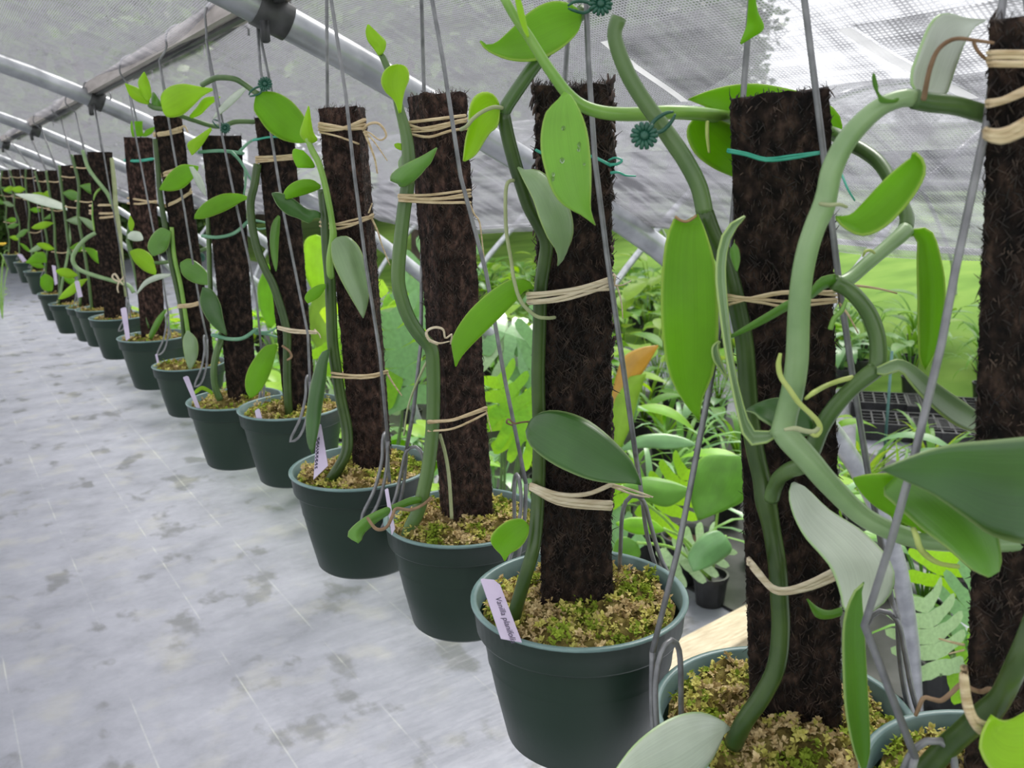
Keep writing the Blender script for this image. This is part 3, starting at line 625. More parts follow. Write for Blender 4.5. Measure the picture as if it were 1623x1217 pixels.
#      top        bottom       widths      z     pot (cx, cy, w, z)
mk(1, (1652, 22), (1605, 1262), (146, 138), .445, (1612, 1262, 470, .445), near=True, yaw=0)
mk(2, (1231, 150), (1258, 1168), (158, 145), .560, (1240, 1128, 404, .564), near=True, yaw=4)
mk(3, (908, 136), (914, 985), (118, 108), .668, (917, 940, 343, .673), near=True, yaw=0)
mk(4, (691, 147), (741, 832), (95, 84), .868, (733, 815, 250, .88), near=True, yaw=28)
mk(5, (542, 170), (593, 760), (74, 62), .995, (573, 737, 226, 1.0), near=True, yaw=-17)
mk(6, (434, 186), (479, 676), (58, 48), 1.275, (462, 642, 168, 1.28))
mk(7, (351, 215), (386, 650), (60, 42), 1.415, (372, 630, 148, 1.42))
mk(8, (265, 183), (322, 582), (42, 37), 1.595, (300, 575, 113, 1.6))
mk(9, (219, 218), (244, 537), (42, 36), 1.945, (246, 531, 114, 1.95))
mk(10, (158, 241), (185, 506), (36, 34), 2.34, (190, 500, 92, 2.35))
mk(11, (131, 245), (163, 490), (30, 28), 2.6, (164, 487, 83, 2.6))
mk(12, (112, 262), (143, 480), (28, 26), 2.85, (146, 484, 76, 2.85))
mk(13, (87, 270), (108, 478), (25, 24), 3.3, (113, 479, 66, 3.3))
mk(14, (70, 271), (90, 462), (23, 22), 3.65, (92, 463, 60, 3.65))
mk(15, (47, 268), (62, 428), (20, 19), 4.3, (66, 428, 52, 4.3))
mk(16, (28, 268), (43, 414), (18, 17), 4.8, (47, 414, 46, 4.8))
mk(17, (10, 270), (24, 402), (17, 16), 5.3, (28, 402, 42, 5.3))
POSTL = {1: 'black brown fibre post at the frame edge, bound with thick raffia at its top', 2: 'broad dark fibre post tied with one teal twist tie below its top',
 3: 'shaggy dark brown fibre post with frayed bark top and two raffia ties', 4: 'square reddish brown fibre post bound by two many-stranded raffia ties', 5: 'brown fibre post with a raffia bow tied near its top',
 6: 'dark fibre post half hidden by a large oval leaf at its top', 7: 'black fibre post wrapped by three sage green plastic ties', 8: 'slim brown post with three flat raffia bands, behind the black post', 9: 'brown fibre post with a bright green tie near its top'}
POTL = {1: 'green pot nearest the viewer, mostly cut off at the lower frame edge', 2: 'large green pot holding the broad post with the teal twist tie', 3: 'big dark green pot in full view with lilac tag and wide mossy top',
 4: 'dark green pot with a curling brown root over its rim', 5: 'dark green pot under the post with the raffia bow', 6: 'green pot with reddish moss and a short lilac tag inside its rim', 7: 'green pot with a long lilac tag leaning out, under the black post',
 8: 'small green pot with a pale hanging leaf over its rim', 9: 'olive green pot with a broad band under the post with bright green tie'}
for no, p in PL.items():
    near5 = p.near
    mat = 'post_red' if no in (4, 5, 9) else 'post_core'
    make_post(p, POSTL.get(no, f'dark far fibre post, {p.ord} in the row from the near end'), mat, 1.9 if no == 3 else 1.0)
    make_pot(p, POTL.get(no, f'small dark green pot far along the row, {p.ord} from the near end'))
def vine(no, label):
    p = PL[no]; return thing('vanilla_vine', label, 'vine', p.pc, 'vanilla vines of the hanging row')
# ======== third plant (centre)
p = PL[3]; t = vine(3, 'vanilla vine on the shaggy post, with drooping grey-sheened leaf and kinked stem')
stem(p, t, 'stem_dark', [(812, 985, -.020, 12), (822, 950, -.022), (835, 905, -.024), (846, 865, -.022), (852, 800, -.012), (855, 700, -.008), (853, 600, -.008), (855, 520, -.008), (857, 456, -.010), (863, 415, -.012), (866, 385, -.014), (855, 358, -.018), (838, 326, -.022), (826, 290, -.025), (818, 266, -.026), (806, 221, -.028), (797, 178, -.03)], 11)
stem(p, t, 'stem_mid', [(797, 180, -.03), (808, 160, -.03), (852, 97, -.03), (885, 58, -.02), (925, 16, -.01)], 11)
leaf(p, t, 'leaf_bright', [(921, 22), (908, 8), (885, 2), (862, 6), (838, 20), (812, 44), (788, 66), (772, 71), (762, 64)], [(921, 38), (915, 52), (895, 72), (868, 89), (838, 97), (805, 94), (780, 84), (768, 76), (761, 66)], -.02, -.045, fold=-.12, tilt=-.35)
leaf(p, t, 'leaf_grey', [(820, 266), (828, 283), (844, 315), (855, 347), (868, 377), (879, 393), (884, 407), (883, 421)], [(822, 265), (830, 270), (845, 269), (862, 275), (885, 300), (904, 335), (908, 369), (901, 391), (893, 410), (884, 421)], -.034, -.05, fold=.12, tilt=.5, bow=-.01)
leaf(p, t, 'leaf_lime', [(790, 163), (782, 150), (767, 146), (752, 154), (744, 174), (743, 200), (738, 222), (734, 255)], [(792, 172), (791, 188), (787, 202), (777, 210), (766, 226), (757, 241), (748, 250), (736, 256)], -.034, -.03, fold=-.25, tilt=.3)
stem(p, t, 'root_pale', [(796, 171, -.036), (782, 170, -.042), (765, 177, -.046), (750, 188, -.046), (740, 200, -.044), (731, 205, -.03)], 3.2, 'aerial_root', 8)
stem(p, t, 'root_pale', [(814, 286, -.03), (806, 288, -.034), (802, 300, -.036), (801, 330, -.036), (803, 370, -.036), (810, 412, -.036), (815, 445, -.036), (826, 478, -.034), (848, 500, -.032), (866, 504, -.032), (879, 503, -.022)], 3, 'aerial_root', 8)
leaf(p, t, 'leaf_bright', [(846, 457), (838, 446), (822, 441), (806, 445), (781, 460), (749, 488), (727, 517), (716, 542), (719, 563), (722, 581)], [(846, 458), (832, 460), (814, 481), (788, 507), (763, 532), (745, 550), (731, 566), (723, 581)], -.02, -.05, fold=.2, tilt=-.25)
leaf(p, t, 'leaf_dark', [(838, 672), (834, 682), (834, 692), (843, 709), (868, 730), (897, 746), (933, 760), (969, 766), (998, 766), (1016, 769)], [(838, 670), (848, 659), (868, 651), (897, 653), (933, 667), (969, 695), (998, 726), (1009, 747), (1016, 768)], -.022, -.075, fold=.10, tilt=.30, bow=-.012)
leaf(p, t, 'leaf_bright', [(837, 831), (826, 822), (806, 825), (787, 838), (777, 855), (784, 869), (794, 879), (799, 889)], [(838, 833), (838, 845), (831, 860), (820, 871), (808, 878), (801, 889)], -.028, -.035, fold=-.1)
stem(p, t, 'root_brown', [(842, 668, -.014), (828, 669, -.02), (815, 671, -.03), (806, 664, -.034), (803, 670, -.03), (812, 674, -.026)], 1.6, 'aerial_root', 6)
tie(p, [([(836, 466), (870, 464), (920, 456), (968, 441)], 3.2), ([(837, 478), (880, 474), (930, 458), (968, 444)], 3.4), ([(836, 472), (880, 466), (930, 461), (968, 458)], 2.6), ([(838, 481), (890, 476), (940, 462), (968, 450)], 2.4)], 'raffia_pale', -.022,
    tails=[([(968, 447, -.01), (978, 455, -.01), (985, 480, -.01), (987, 505, -.01)], 1.6), ([(968, 452, -.01), (985, 452, -.012), (1000, 445, -.012)], 1.5), ([(966, 440, -.01), (975, 436, -.012), (972, 460, -.012)], 2.4)])
tie(p, [([(842, 768), (885, 783), (930, 783), (968, 768)], 3.6), ([(842, 774), (880, 793), (925, 800), (968, 803)], 4.4), ([(842, 771), (885, 789), (930, 795), (968, 797)], 4.2), ([(844, 777), (890, 800), (968, 807)], 2.6)], 'raffia_pale', -.020, tails=[([(966, 767, -.01), (1000, 776, -.014), (1035, 788, -.014)], 2.6), ([(968, 770, -.01), (1005, 784, -.012), (1030, 788, -.014)], 2.2)])
tie(p, [([(850, 238), (862, 243), (905, 249), (935, 247), (968, 262)], 2.6)], 'tie_green', -.012, 'twist_tie', tails=[([(966, 261, -.012), (978, 260, -.014), (986, 254, -.014), (975, 250, -.012), (964, 254, -.008)], 2.6), ([(968, 274, -.01), (980, 273, -.012), (992, 278, -.012), (1008, 279, -.012)], 2.4)])
# young shoot that crosses from the second plant
p2 = PL[2]; t2 = vine(2, 'thick pale vanilla vine looping over to the frame edge, with huge hanging leaf')
stem(p2, t2, 'stem_lime', [(1200, 192, .10, 11), (1150, 186, .05, 11), (1105, 180, .03, 11), (1060, 178, .02, 11), (1010, 181, .02, 11), (960, 179, .02, 10.5), (924, 168, .02, 10), (900, 149, .02, 9.5), (880, 123, .02, 9), (862, 97, .02, 8.5), (838, 58, .02, 8), (817, 28, .02, 7.5), (798, -5, .02, 7)], 11)
leaf(p2, t2, 'leaf_lime', [(836, 60), (826, 40), (818, 10), (816, -8)], [(838, 58), (834, 40), (828, 12), (822, -8)], .012, .012, name='bud_leaf', fold=.2, tilt=.5)
leaf(p2, t2, 'leaf_fresh', [(893, 147), (880, 163), (866, 176), (858, 205), (857, 235), (862, 262), (872, 295), (884, 316), (900, 330), (920, 340), (943, 357)], [(894, 146), (904, 150), (918, 172), (930, 205), (936, 250), (937, 290), (936, 325), (938, 340), (944, 357)], .008, -.012, fold=-.1, tilt=-.12, bow=-.008)
wm, nt, bb, N, L = nodes('water'); bb.inputs['Transmission Weight'].default_value = 1; bb.inputs['Roughness'].default_value = .02; bb.inputs['IOR'].default_value = 1.33
DL = [o for o in t2.children if o.name.startswith('leaf')][-1]
for x, y, r in ((893, 203, 5), (918, 229, 5), (917, 237, 4), (891, 254, 6), (876, 283, 5), (877, 276, 4), (926, 260, 3)):
    best = min((vv.co for vv in DL.data.vertices), key=lambda w: (w - EYE).normalized().cross((p2.at(x, y) - EYE).normalized()).length)
    z_ = (best - EYE).dot(CF) - .0012; c = P(x, y, z_); q = r * z_ / F * .6; dv = []; df = []
    for i in range(5):
        for k in range(10):
            th = PI * i / 4; a = 2 * PI * k / 10
            dv.append(c + (CR * math.cos(a) * math.sin(th) + CU * (1.4 * math.cos(th))) * q - CF * (math.sin(a) * math.sin(th) * q * .5))
    for i in range(4):
        for k in range(10): df.append((i * 10 + k, i * 10 + (k + 1) % 10, i * 10 + 10 + (k + 1) % 10, i * 10 + 10 + k))
    link('water_drop', mesh('water_drop', dv, df), DL, 'water')
p = p2
# main dark stem of the second plant
stem(p, t2, 'stem_dark', [(1162, 1180, -.030, 15), (1180, 1143, -.034), (1208, 1103, -.036), (1230, 1057, -.036), (1237, 1000, -.032), (1235, 942, -.028), (1231, 888, -.024), (1222, 834, -.020), (1214, 795, -.018, 17), (1207, 758, -.016), (1197, 714, -.014), (1189, 662, -.012), (1185, 609, -.012), (1180, 545, -.012), (1171, 496, -.012), (1160, 450, -.012), (1148, 410, -.012), (1130, 372, -.013, 14), (1119, 345, -.013, 15), (1117, 336, -.013, 14)], 14.5)
stem(p, t2, 'stem_mid', [(1117, 338, -.013, 14), (1108, 297, -.012, 14), (1088, 257, -.010, 14), (1064, 221, -.008, 14), (1040, 187, -.006, 13), (1016, 153, -.004, 13), (996, 119, -.003, 13), (980, 80, -.002, 12.5), (974, 52, -.002, 12), (981, 28, -.002, 13)], 14)
leaf(p, t2, 'leaf_bright', [(1104, 340), (1088, 350), (1072, 343), (1062, 360), (1053, 395), (1048, 460), (1050, 530), (1060, 590), (1078, 628), (1095, 652), (1108, 667)], [(1106, 339), (1112, 350), (1121, 375), (1132, 415), (1137, 470), (1138, 530), (1132, 585), (1121, 615), (1112, 636), (1109, 667)], -.024, -.035, fold=-.18, tilt=-.25, bow=-.01)
stem(p, t2, 'leaf_brown_edge', [(1070, 343, -.03), (1078, 349, -.03), (1088, 351, -.03), (1097, 347, -.03), (1104, 341, -.03)], 2.2, 'dry_leaf_edge', 6)
# pale edge-on leaf at its left
leaf(p, t2, 'leaf_grey', [(1236, 688), (1218, 700), (1196, 706), (1180, 694), (1168, 650), (1152, 571), (1141, 496), (1135, 440), (1139, 395), (1152, 360), (1180, 342)], [(1238, 674), (1222, 682), (1206, 684), (1190, 675), (1172, 617), (1160, 552), (1153, 477), (1150, 430), (1153, 395), (1163, 368), (1182, 343)], -.075, -.045, fold=-.4, tilt=.5)
leaf(p, t2, 'leaf_grey', [(1152, 600), (1143, 588), (1131, 570), (1129, 550), (1140, 540)], [(1153, 598), (1146, 580), (1140, 562), (1138, 548), (1142, 541)], -.05, -.05, fold=-.4, name='curled_leaf_edge')
leaf(p, t2, 'leaf_mid', [(1158, 395), (1158, 405), (1162, 418), (1167, 430)], [(1163, 385), (1170, 395), (1172, 412), (1168, 430)], -.03, -.035, fold=.3)
# thick pale stem up and over to the first post
stem(p, t2, 'stem_pale', [(1240, 690, -.080, 20), (1246, 660, -.080, 18), (1256, 620, -.082, 18), (1263, 571, -.084, 18), (1266, 496, -.086, 17.5), (1271, 440, -.088, 17), (1280, 395, -.088, 17), (1292, 358, -.088, 17), (1304, 331, -.088, 18), (1311, 305, -.088, 17), (1319, 268, -.088, 17), (1339, 227, -.088, 16.5), (1367, 193, -.088, 16), (1398, 168, -.088, 15), (1430, 156, -.088, 14), (1449, 156, -.088, 14)], 17)
stem(p, t2, 'stem_mid', [(1449, 157, -.088, 15.5), (1473, 162, -.088, 15.5), (1513, 167, -.088, 15), (1552, 178, -.088, 14.5), (1590, 190, -.088, 14), (1640, 205, -.086, 14)], 15)
stem(p, t2, 'stem_pale', [(1236, 676, -.080, 17), (1250, 695, -.082, 20), (1277, 724, -.086, 19.5), (1315, 768, -.090, 18), (1360, 812, -.094, 16.5), (1398, 835, -.098, 15.5), (1440, 851, -.102, 15), (1480, 858, -.106, 14.5), (1540, 861, -.110, 14), (1623, 860, -.115, 14), (1700, 856, -.118, 14)], 16)
# second stem: from a side shoot of the main stem up to the right and behind the post top
stem(p, t2, 'stem_mid', [(1222, 790, -.022, 13), (1228, 772, -.026, 12), (1236, 756, -.034, 12), (1252, 745, -.044, 13), (1270, 738, -.052, 14), (1284, 720, -.056, 14), (1301, 679, -.058, 13.5), (1322, 647, -.060, 13), (1349, 617, -.062, 13), (1374, 596, -.064, 14), (1388, 586, -.064, 14)], 13)
stem(p, t2, 'stem_mid', [(1386, 588, -.064, 14), (1392, 571, -.062, 13.5), (1390, 533, -.060, 13), (1377, 497, -.058, 13), (1356, 469, -.056, 12.5), (1338, 455, -.054, 12.5), (1322, 447, -.054, 13)], 13)
stem(p, t2, 'stem_pale', [(1324, 452, -.054, 12), (1347, 441, -.050, 11), (1374, 418, -.044, 11), (1404, 393, -.038, 11), (1424, 376, -.034, 12), (1436, 364, -.03, 13)], 11)
stem(p, t2, 'stem_mid', [(1434, 366, -.03, 12), (1437, 342, -.024, 11), (1420, 305, -.012, 11), (1406, 276, 0, 11), (1390, 255, .01, 11), (1370, 240, .02, 11), (1350, 229, .03, 11), (1325, 214, .05, 11), (1290, 205, .08, 11), (1200, 192, .10, 11)], 11)
leaf(p, t2, 'leaf_bright', [(1325, 342), (1347, 340), (1367, 322), (1398, 288), (1430, 260), (1446, 248), (1444, 241), (1451, 242)], [(1325, 346), (1339, 361), (1367, 373), (1398, 362), (1426, 337), (1449, 308), (1465, 278), (1464, 256), (1452, 243)], -.09, -.105, fold=-.2, tilt=-.5)
stem(p, t2, 'root_pale', [(1300, 323, -.094, 3), (1315, 325, -.1, 3.5), (1330, 324, -.1, 3), (1342, 328, -.098, 2.5)], 3, 'aerial_root', 8)
leaf(p, t2, 'leaf_white_sheen', [(1458, 152), (1445, 134), (1445, 112), (1452, 92), (1463, 62), (1474, 38), (1488, 23), (1505, 21), (1530, 28), (1562, 31)], [(1470, 154), (1498, 152), (1504, 140), (1513, 112), (1521, 90), (1528, 72), (1537, 55), (1545, 43), (1562, 33)], -.085, -.06, fold=-.15, tilt=.2)
stem(p, t2, 'root_brown', [(1464, 157, -.095, 4.5), (1470, 125, -.1, 4), (1476, 102, -.1, 4), (1486, 80, -.1, 3.6), (1502, 66, -.1, 3.6), (1520, 61, -.1, 3.2), (1545, 64, -.1, 3), (1575, 68, -.1, 2.6)], 4, 'aerial_root', 8)
stem(p, t2, 'root_brown', [(1543, 66, -.1, 3), (1548, 78, -.1, 3), (1558, 90, -.1, 3), (1570, 98, -.1, 2.4)], 3, 'aerial_root', 8)
leaf(p, t2, 'leaf_mid', [(1432, 150), (1415, 158), (1398, 154), (1387, 140), (1383, 126), (1384, 116)], [(1432, 158), (1415, 162), (1398, 162), (1392, 158), (1390, 135), (1385, 116)][::1], -.09, -.1, fold=.3, name='leaf')
leaf(p, t2, 'leaf_bright', [(1436, 368), (1447, 364), (1466, 361), (1480, 372), (1490, 404), (1497, 440), (1498, 478), (1493, 523), (1484, 555), (1467, 587)], [(1436, 376), (1450, 374), (1455, 385), (1454, 404), (1454, 440), (1455, 480), (1455, 510), (1456, 545), (1458, 570), (1466, 587)], -.03, -.045, fold=-.2, tilt=.3)
leaf(p, t2, 'leaf_grey', [(1390, 582), (1398, 578), (1424, 569), (1448, 578), (1472, 597), (1507, 622), (1537, 643), (1562, 662)], [(1390, 592), (1404, 594), (1427, 588), (1442, 606), (1463, 630), (1492, 657), (1522, 677), (1561, 690)], -.07, -.06, fold=-.25, tilt=-.25)
leaf(p, t2, 'leaf_mid', [(1324, 434), (1300, 440), (1281, 462), (1247, 477), (1215, 496), (1190, 511), (1157, 532)], [(1326, 452), (1308, 456), (1284, 474), (1250, 490), (1218, 508), (1192, 521), (1158, 535)], -.056, -.04, fold=.3, tilt=.7)
for pts, m_ in (([(1237, 560), (1234, 578), (1238, 598), (1252, 618), (1266, 638), (1284, 655), (1296, 668), (1300, 680), (1294, 690), (1286, 686)], 'root_lime'), ([(1243, 681), (1260, 679), (1276, 683), (1290, 684), (1300, 676)], 'root_pale'), ([(1277, 632), (1290, 622), (1310, 611), (1332, 603), (1352, 598)], 'root_lime'), ([(1341, 476), (1334, 492), (1322, 505), (1316, 522)], 'stem_lime')):
    stem(p, t2, m_, [(x, y, -.100 if x < 1305 and y > 550 else -.062, 4.2 - 1.6 * (i == 0)) for i, (x, y) in enumerate(pts)], 4, 'aerial_root', 8)
stem(p, t2, 'root_lime', [(1368, 406, -.054, 2), (1372, 398, -.056, 2.6), (1380, 397, -.054, 2.6), (1386, 401, -.05, 2)], 2.5, 'aerial_root', 8)
leaf(p, t2, 'leaf_dark', [(1240, 690), (1224, 676), (1205, 664), (1195, 655), (1181, 651)], [(1244, 688), (1285, 690), (1287, 664), (1262, 640), (1235, 630), (1208, 636), (1182, 650)], -.062, -.05, fold=-.1, tilt=.4)
# leaf with the sky's white sheen in its colour, leaf edge hanging in front and the small ones
leaf(p, t2, 'leaf_white_sheen', [(1254, 766), (1250, 786), (1258, 818), (1275, 850), (1299, 877), (1317, 900), (1331, 936), (1337, 963), (1350, 980)], [(1258, 764), (1276, 772), (1293, 788), (1311, 806), (1335, 822), (1361, 838), (1388, 862), (1408, 886), (1418, 914), (1412, 940), (1396, 960), (1372, 975), (1352, 982)], -.045, -.115, fold=.05, tilt=.25, bow=.005)
leaf(p, t2, 'leaf_mid', [(1368, 925), (1354, 938), (1339, 977), (1336, 1031), (1340, 1121), (1353, 1188), (1368, 1225)], [(1370, 922), (1366, 936), (1370, 995), (1374, 1067), (1378, 1139), (1379, 1190), (1370, 1226)], -.125, -.12, fold=-.2, tilt=.3)
leaf(p, t2, 'leaf_mid', [(1335, 962), (1313, 968), (1295, 962), (1279, 949)], [(1335, 974), (1313, 980), (1292, 976), (1280, 950)], -.055, -.06, fold=.35)
# folded leaf at the right
leaf(p, t2, 'leaf_mid', [(1432, 762), (1433, 750), (1444, 733), (1461, 727), (1492, 733), (1524, 757), (1556, 788), (1576, 832), (1586, 880), (1583, 905), (1568, 915)], [(1428, 764), (1412, 768), (1398, 780), (1418, 800), (1440, 820), (1460, 838), (1477, 851), (1500, 868), (1516, 882), (1540, 903), (1567, 915)], -.115, -.16, fold=.15, tilt=-.35)
leaf(p, t2, 'leaf_bright', [(1434, 752), (1415, 750), (1397, 750), (1372, 752), (1352, 757)], [(1478, 852), (1448, 836), (1415, 818), (1385, 800), (1365, 780), (1353, 759)], -.112, -.105, fold=.15, tilt=.5)
stem(p, t2, 'root_lime', [(1448, 838, -.135, 4.5), (1453, 852, -.14, 5), (1458, 868, -.14, 5), (1470, 882, -.135, 4.6), (1490, 893, -.13, 4), (1520, 898, -.13, 3.6)], 5, 'aerial_root', 8)
leaf(p, t2, 'leaf_white_sheen', [(1156, 1152), (1140, 1139), (1108, 1128), (1072, 1134), (1036, 1154), (1000, 1186), (965, 1235)], [(1156, 1156), (1146, 1165), (1138, 1185), (1120, 1215), (1085, 1245), (1030, 1255), (966, 1238)], -.04, -.11, fold=.08, tilt=-.05)
# leaf behind the top
leaf(p, t2, 'leaf_bright', [(1334, 215), (1334, 190), (1318, 168), (1290, 152), (1260, 143), (1205, 133), (1160, 135), (1120, 145), (1091, 157)], [(1330, 222), (1300, 215), (1260, 210), (1220, 205), (1180, 197), (1150, 188), (1125, 172), (1092, 158)], .075, .05, fold=-.1, tilt=.2)
leaf(p, t2, 'leaf_bright', [(1104, 186), (1092, 198), (1089, 214), (1095, 232), (1106, 248), (1130, 266), (1156, 278), (1190, 290)], [(1110, 184), (1140, 190), (1170, 205), (1190, 225), (1200, 250), (1200, 275), (1192, 290)], .035, .06, fold=-.1, tilt=.1)
stem(p, t2, 'root_lime', [(1121, 192, .03, 3), (1121, 215, .028, 3), (1124, 242, .03, 2)], 3, 'aerial_root', 8)
leaf(p, t2, 'leaf_bright', [(1196, -10), (1200, 18), (1210, 40), (1206, 50), (1190, 60), (1174, 70)], [(1188, -10), (1186, 20), (1184, 40), (1180, 52), (1174, 68)], .02, .03, fold=.3)
tie(p, [([(1154, 240), (1182, 245), (1215, 254), (1258, 250), (1306, 241)], 2.8), ([(1154, 237), (1185, 243), (1215, 251), (1258, 246), (1306, 240)], 2)], 'tie_green', -.010, 'twist_tie', tails=[([(1316, 245, -.01), (1332, 272, -.02), (1344, 300, -.03), (1355, 318, -.03)], 2.6)])
tie(p, [([(1153, 468), (1195, 473), (1240, 465), (1326, 462)], 2.4), ([(1153, 476), (1200, 474), (1250, 478), (1326, 474)], 2.4), ([(1154, 483), (1200, 470), (1250, 462), (1326, 468)], 2.2), ([(1154, 472), (1210, 480), (1250, 486), (1326, 478)], 2.2)], 'raffia', -.03, tails=[([(1326, 452, -.02), (1360, 453, -.03), (1395, 458, -.03), (1422, 465, -.03)], 2.4), ([(1330, 480, -.02), (1345, 500, -.03), (1360, 528, -.03)], 2)])
tie(p, [([(1187, 886), (1203, 906), (1224, 930), (1248, 934), (1285, 922), (1332, 898)], 4), ([(1187, 893), (1205, 915), (1226, 936), (1248, 939), (1290, 930), (1334, 912)], 4), ([(1186, 889), (1204, 911), (1226, 933), (1250, 937), (1288, 926), (1332, 905)], 3.4)], 'raffia_pale', -.05)
# ======== fourth plant
p = PL[4]; t = vine(4, 'vanilla vine with smooth curved stem and a bright paddle shaped leaf on top')
stem(p, t, 'stem_mid', [(644, 855, -.02, 10.5), (652, 832, -.022), (664, 806, -.022), (678, 745, -.02), (685, 685, -.018), (687, 624, -.016), (686, 570, -.016, 11), (682, 550, -.016), (666, 532, -.018), (650, 508, -.018), (638, 478, -.018), (631, 443, -.018), (634, 390, -.018), (640, 335, -.016), (646, 295, -.014), (648, 255, -.014), (644, 215, -.014, 9.5), (634, 176, -.016, 7.5), (622, 130, -.02, 6), (611, 100, -.02, 5.5), (603, 84, -.02, 5)], 11)
leaf(p, t, 'leaf_lime', [(632, 180), (625, 160), (611, 146), (604, 130), (608, 114), (618, 105), (630, 102)], [(636, 178), (638, 160), (642, 142), (648, 126), (647, 112), (641, 104), (631, 102)], -.028, -.03, fold=-.15)
leaf(p, t, 'leaf_lime', [(600, 88), (592, 76), (583, 64), (580, 50), (583, 39)], [(605, 86), (610, 78), (611, 66), (600, 54), (584, 39)], -.024, -.024, fold=.3, name='bud_leaf')
leaf(p, t, 'leaf_mid', [(634, 296), (630, 290), (619, 286), (622, 275), (640, 262), (668, 248), (692, 234)], [(640, 296), (655, 288), (668, 276), (676, 266), (682, 260), (688, 248), (693, 235)], -.03, -.05, fold=.25, tilt=-.7)
leaf(p, t, 'leaf_grey', [(636, 270), (632, 265), (632, 255), (638, 246)], [(642, 268), (645, 258), (643, 250), (640, 246)], -.012, -.01, fold=.2)
leaf(p, t, 'leaf_lime', [(643, 238), (635, 238), (627, 234), (625, 229)], [(643, 232), (636, 228), (630, 227), (625, 229)], -.012, -.012)
stem(p, t, 'root_pale', [(697, 688, -.006, 3), (706, 720, -.006, 3), (712, 760, -.008, 3), (716, 822, -.01, 3)], 3, 'aerial_root', 8)
stem(p, t, 'root_pale', [(683, 562, -.01, 2.5), (668, 590, .0, 2), (648, 640, .01, 1.6), (640, 690, .02, 1.4)], 2, 'aerial_root', 8)
leaf(p, t, 'leaf_mid', [(668, 788), (650, 788), (625, 799), (600, 809), (575, 822), (556, 838), (551, 850), (566, 860)], [(668, 796), (650, 800), (630, 808), (608, 820), (590, 833), (576, 846), (574, 854), (568, 861)], -.03, -.09, fold=.3, tilt=.35)
stem(p, t, 'root_brown', [(684, 788, -.03, 2.6), (670, 800, -.034, 2.6), (650, 808, -.045, 2.6), (628, 806, -.06, 2.6), (622, 818, -.068, 2.6), (612, 836, -.075, 2.6), (596, 838, -.08, 2.8), (582, 820, -.08, 2.6)], 2.6, 'aerial_root', 8)
tie(p, [([(648, 194), (690, 189), (737, 183)], 2.6), ([(648, 206), (690, 200), (740, 188)], 2.2), ([(649, 212), (680, 217), (715, 207), (741, 204)], 2.2), ([(648, 198), (680, 206), (710, 197), (738, 192)], 2.4), ([(648, 209), (690, 206), (739, 190)], 1.6)], 'raffia', -.008)
tie(p, [([(632, 309), (680, 309), (745, 301)], 2), ([(632, 312), (680, 316), (745, 311)], 2.4), ([(633, 318), (690, 321), (745, 321)], 2.2), ([(633, 315), (700, 314), (745, 306)], 2)], 'raffia', -.026, tails=[([(744, 322, -.01), (752, 340, -.014), (760, 352, -.014), (765, 390, -.014), (773, 455, -.014)], 1.5)])
tie(p, [([(679, 668), (715, 666), (745, 656), (770, 646)], 2.6), ([(679, 683), (715, 680), (745, 668), (770, 655)], 1.8), ([(679, 670), (720, 665), (770, 649)], 2)], 'raffia', -.024, tails=[([(770, 648, -.01), (774, 665, -.01), (779, 684, -.01)], 1.4)])
tie(p, [], 'raffia_pale', 0, 'raffia_knot', tails=[([(694, 545, -.03), (680, 538, -.034), (676, 526, -.034), (688, 519, -.034), (702, 522, -.034), (706, 536, -.032), (716, 530, -.03), (714, 545, -.02)], 2.6), ([(680, 540, -.03), (696, 544, -.03), (712, 541, -.02)], 2)], back=False)
# ======== fifth plant
p = PL[5]; t = vine(5, 'vanilla vine with a pale drop-covered leaf in front of the raffia bow post')
stem(p, t, 'stem_dark', [(522, 764, -.02, 10), (535, 744, -.022), (549, 716, -.018), (550, 680, -.012), (540, 631, -.01), (532, 579, -.01), (527, 541, -.01), (525, 490, -.01), (523, 443, -.01), (519, 400, -.01), (516, 345, -.01), (512, 300, -.008)], 9)
stem(p, t, 'stem_lime', [(524, 440, -.012, 6), (523, 411, -.018, 6), (528, 376, -.022, 6), (526, 350, -.022), (521, 321, -.022), (514, 288, -.022), (505, 258, -.022), (494, 237, -.022), (487, 219, -.022, 4)], 5)
leaf(p, t, 'leaf_grey', [(530, 379), (525, 387), (527, 413), (542, 447), (559, 477), (575, 504)], [(532, 377), (549, 374), (566, 387), (575, 405), (582, 430), (585, 455), (583, 481), (576, 504)], -.026, -.04, fold=.12, tilt=.2)
leaf(p, t, 'leaf_lime', [(487, 228), (476, 213), (481, 192), (489, 168)], [(489, 228), (503, 222), (496, 208), (490, 170)], -.024, -.026, fold=.35)
leaf(p, t, 'leaf_bright', [(508, 294), (494, 285), (473, 286), (456, 296), (449, 309), (454, 316)], [(508, 298), (500, 302), (487, 307), (466, 313), (455, 316)], -.024, -.04, fold=.25, tilt=.3)
leaf(p, t, 'leaf_dark', [(508, 338), (501, 334), (484, 330), (463, 314), (442, 305), (431, 306)], [(508, 346), (498, 346), (490, 354), (472, 346), (455, 340), (440, 326), (431, 308)], -.024, -.05, fold=.15, tilt=-.4)
leaf(p, t, 'leaf_bright', [(470, 264), (464, 248), (466, 236), (478, 238)], [(472, 266), (486, 266), (499, 265), (492, 250), (479, 238)], .03, .03)
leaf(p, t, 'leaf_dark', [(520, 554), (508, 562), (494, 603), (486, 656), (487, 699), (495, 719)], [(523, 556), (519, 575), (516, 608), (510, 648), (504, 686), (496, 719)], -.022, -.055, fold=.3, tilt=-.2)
leaf(p, t, 'leaf_bright', [(516, 450), (504, 452), (490, 460), (483, 472), (487, 480)], [(516, 456), (510, 466), (502, 474), (488, 481)], -.02, -.03)
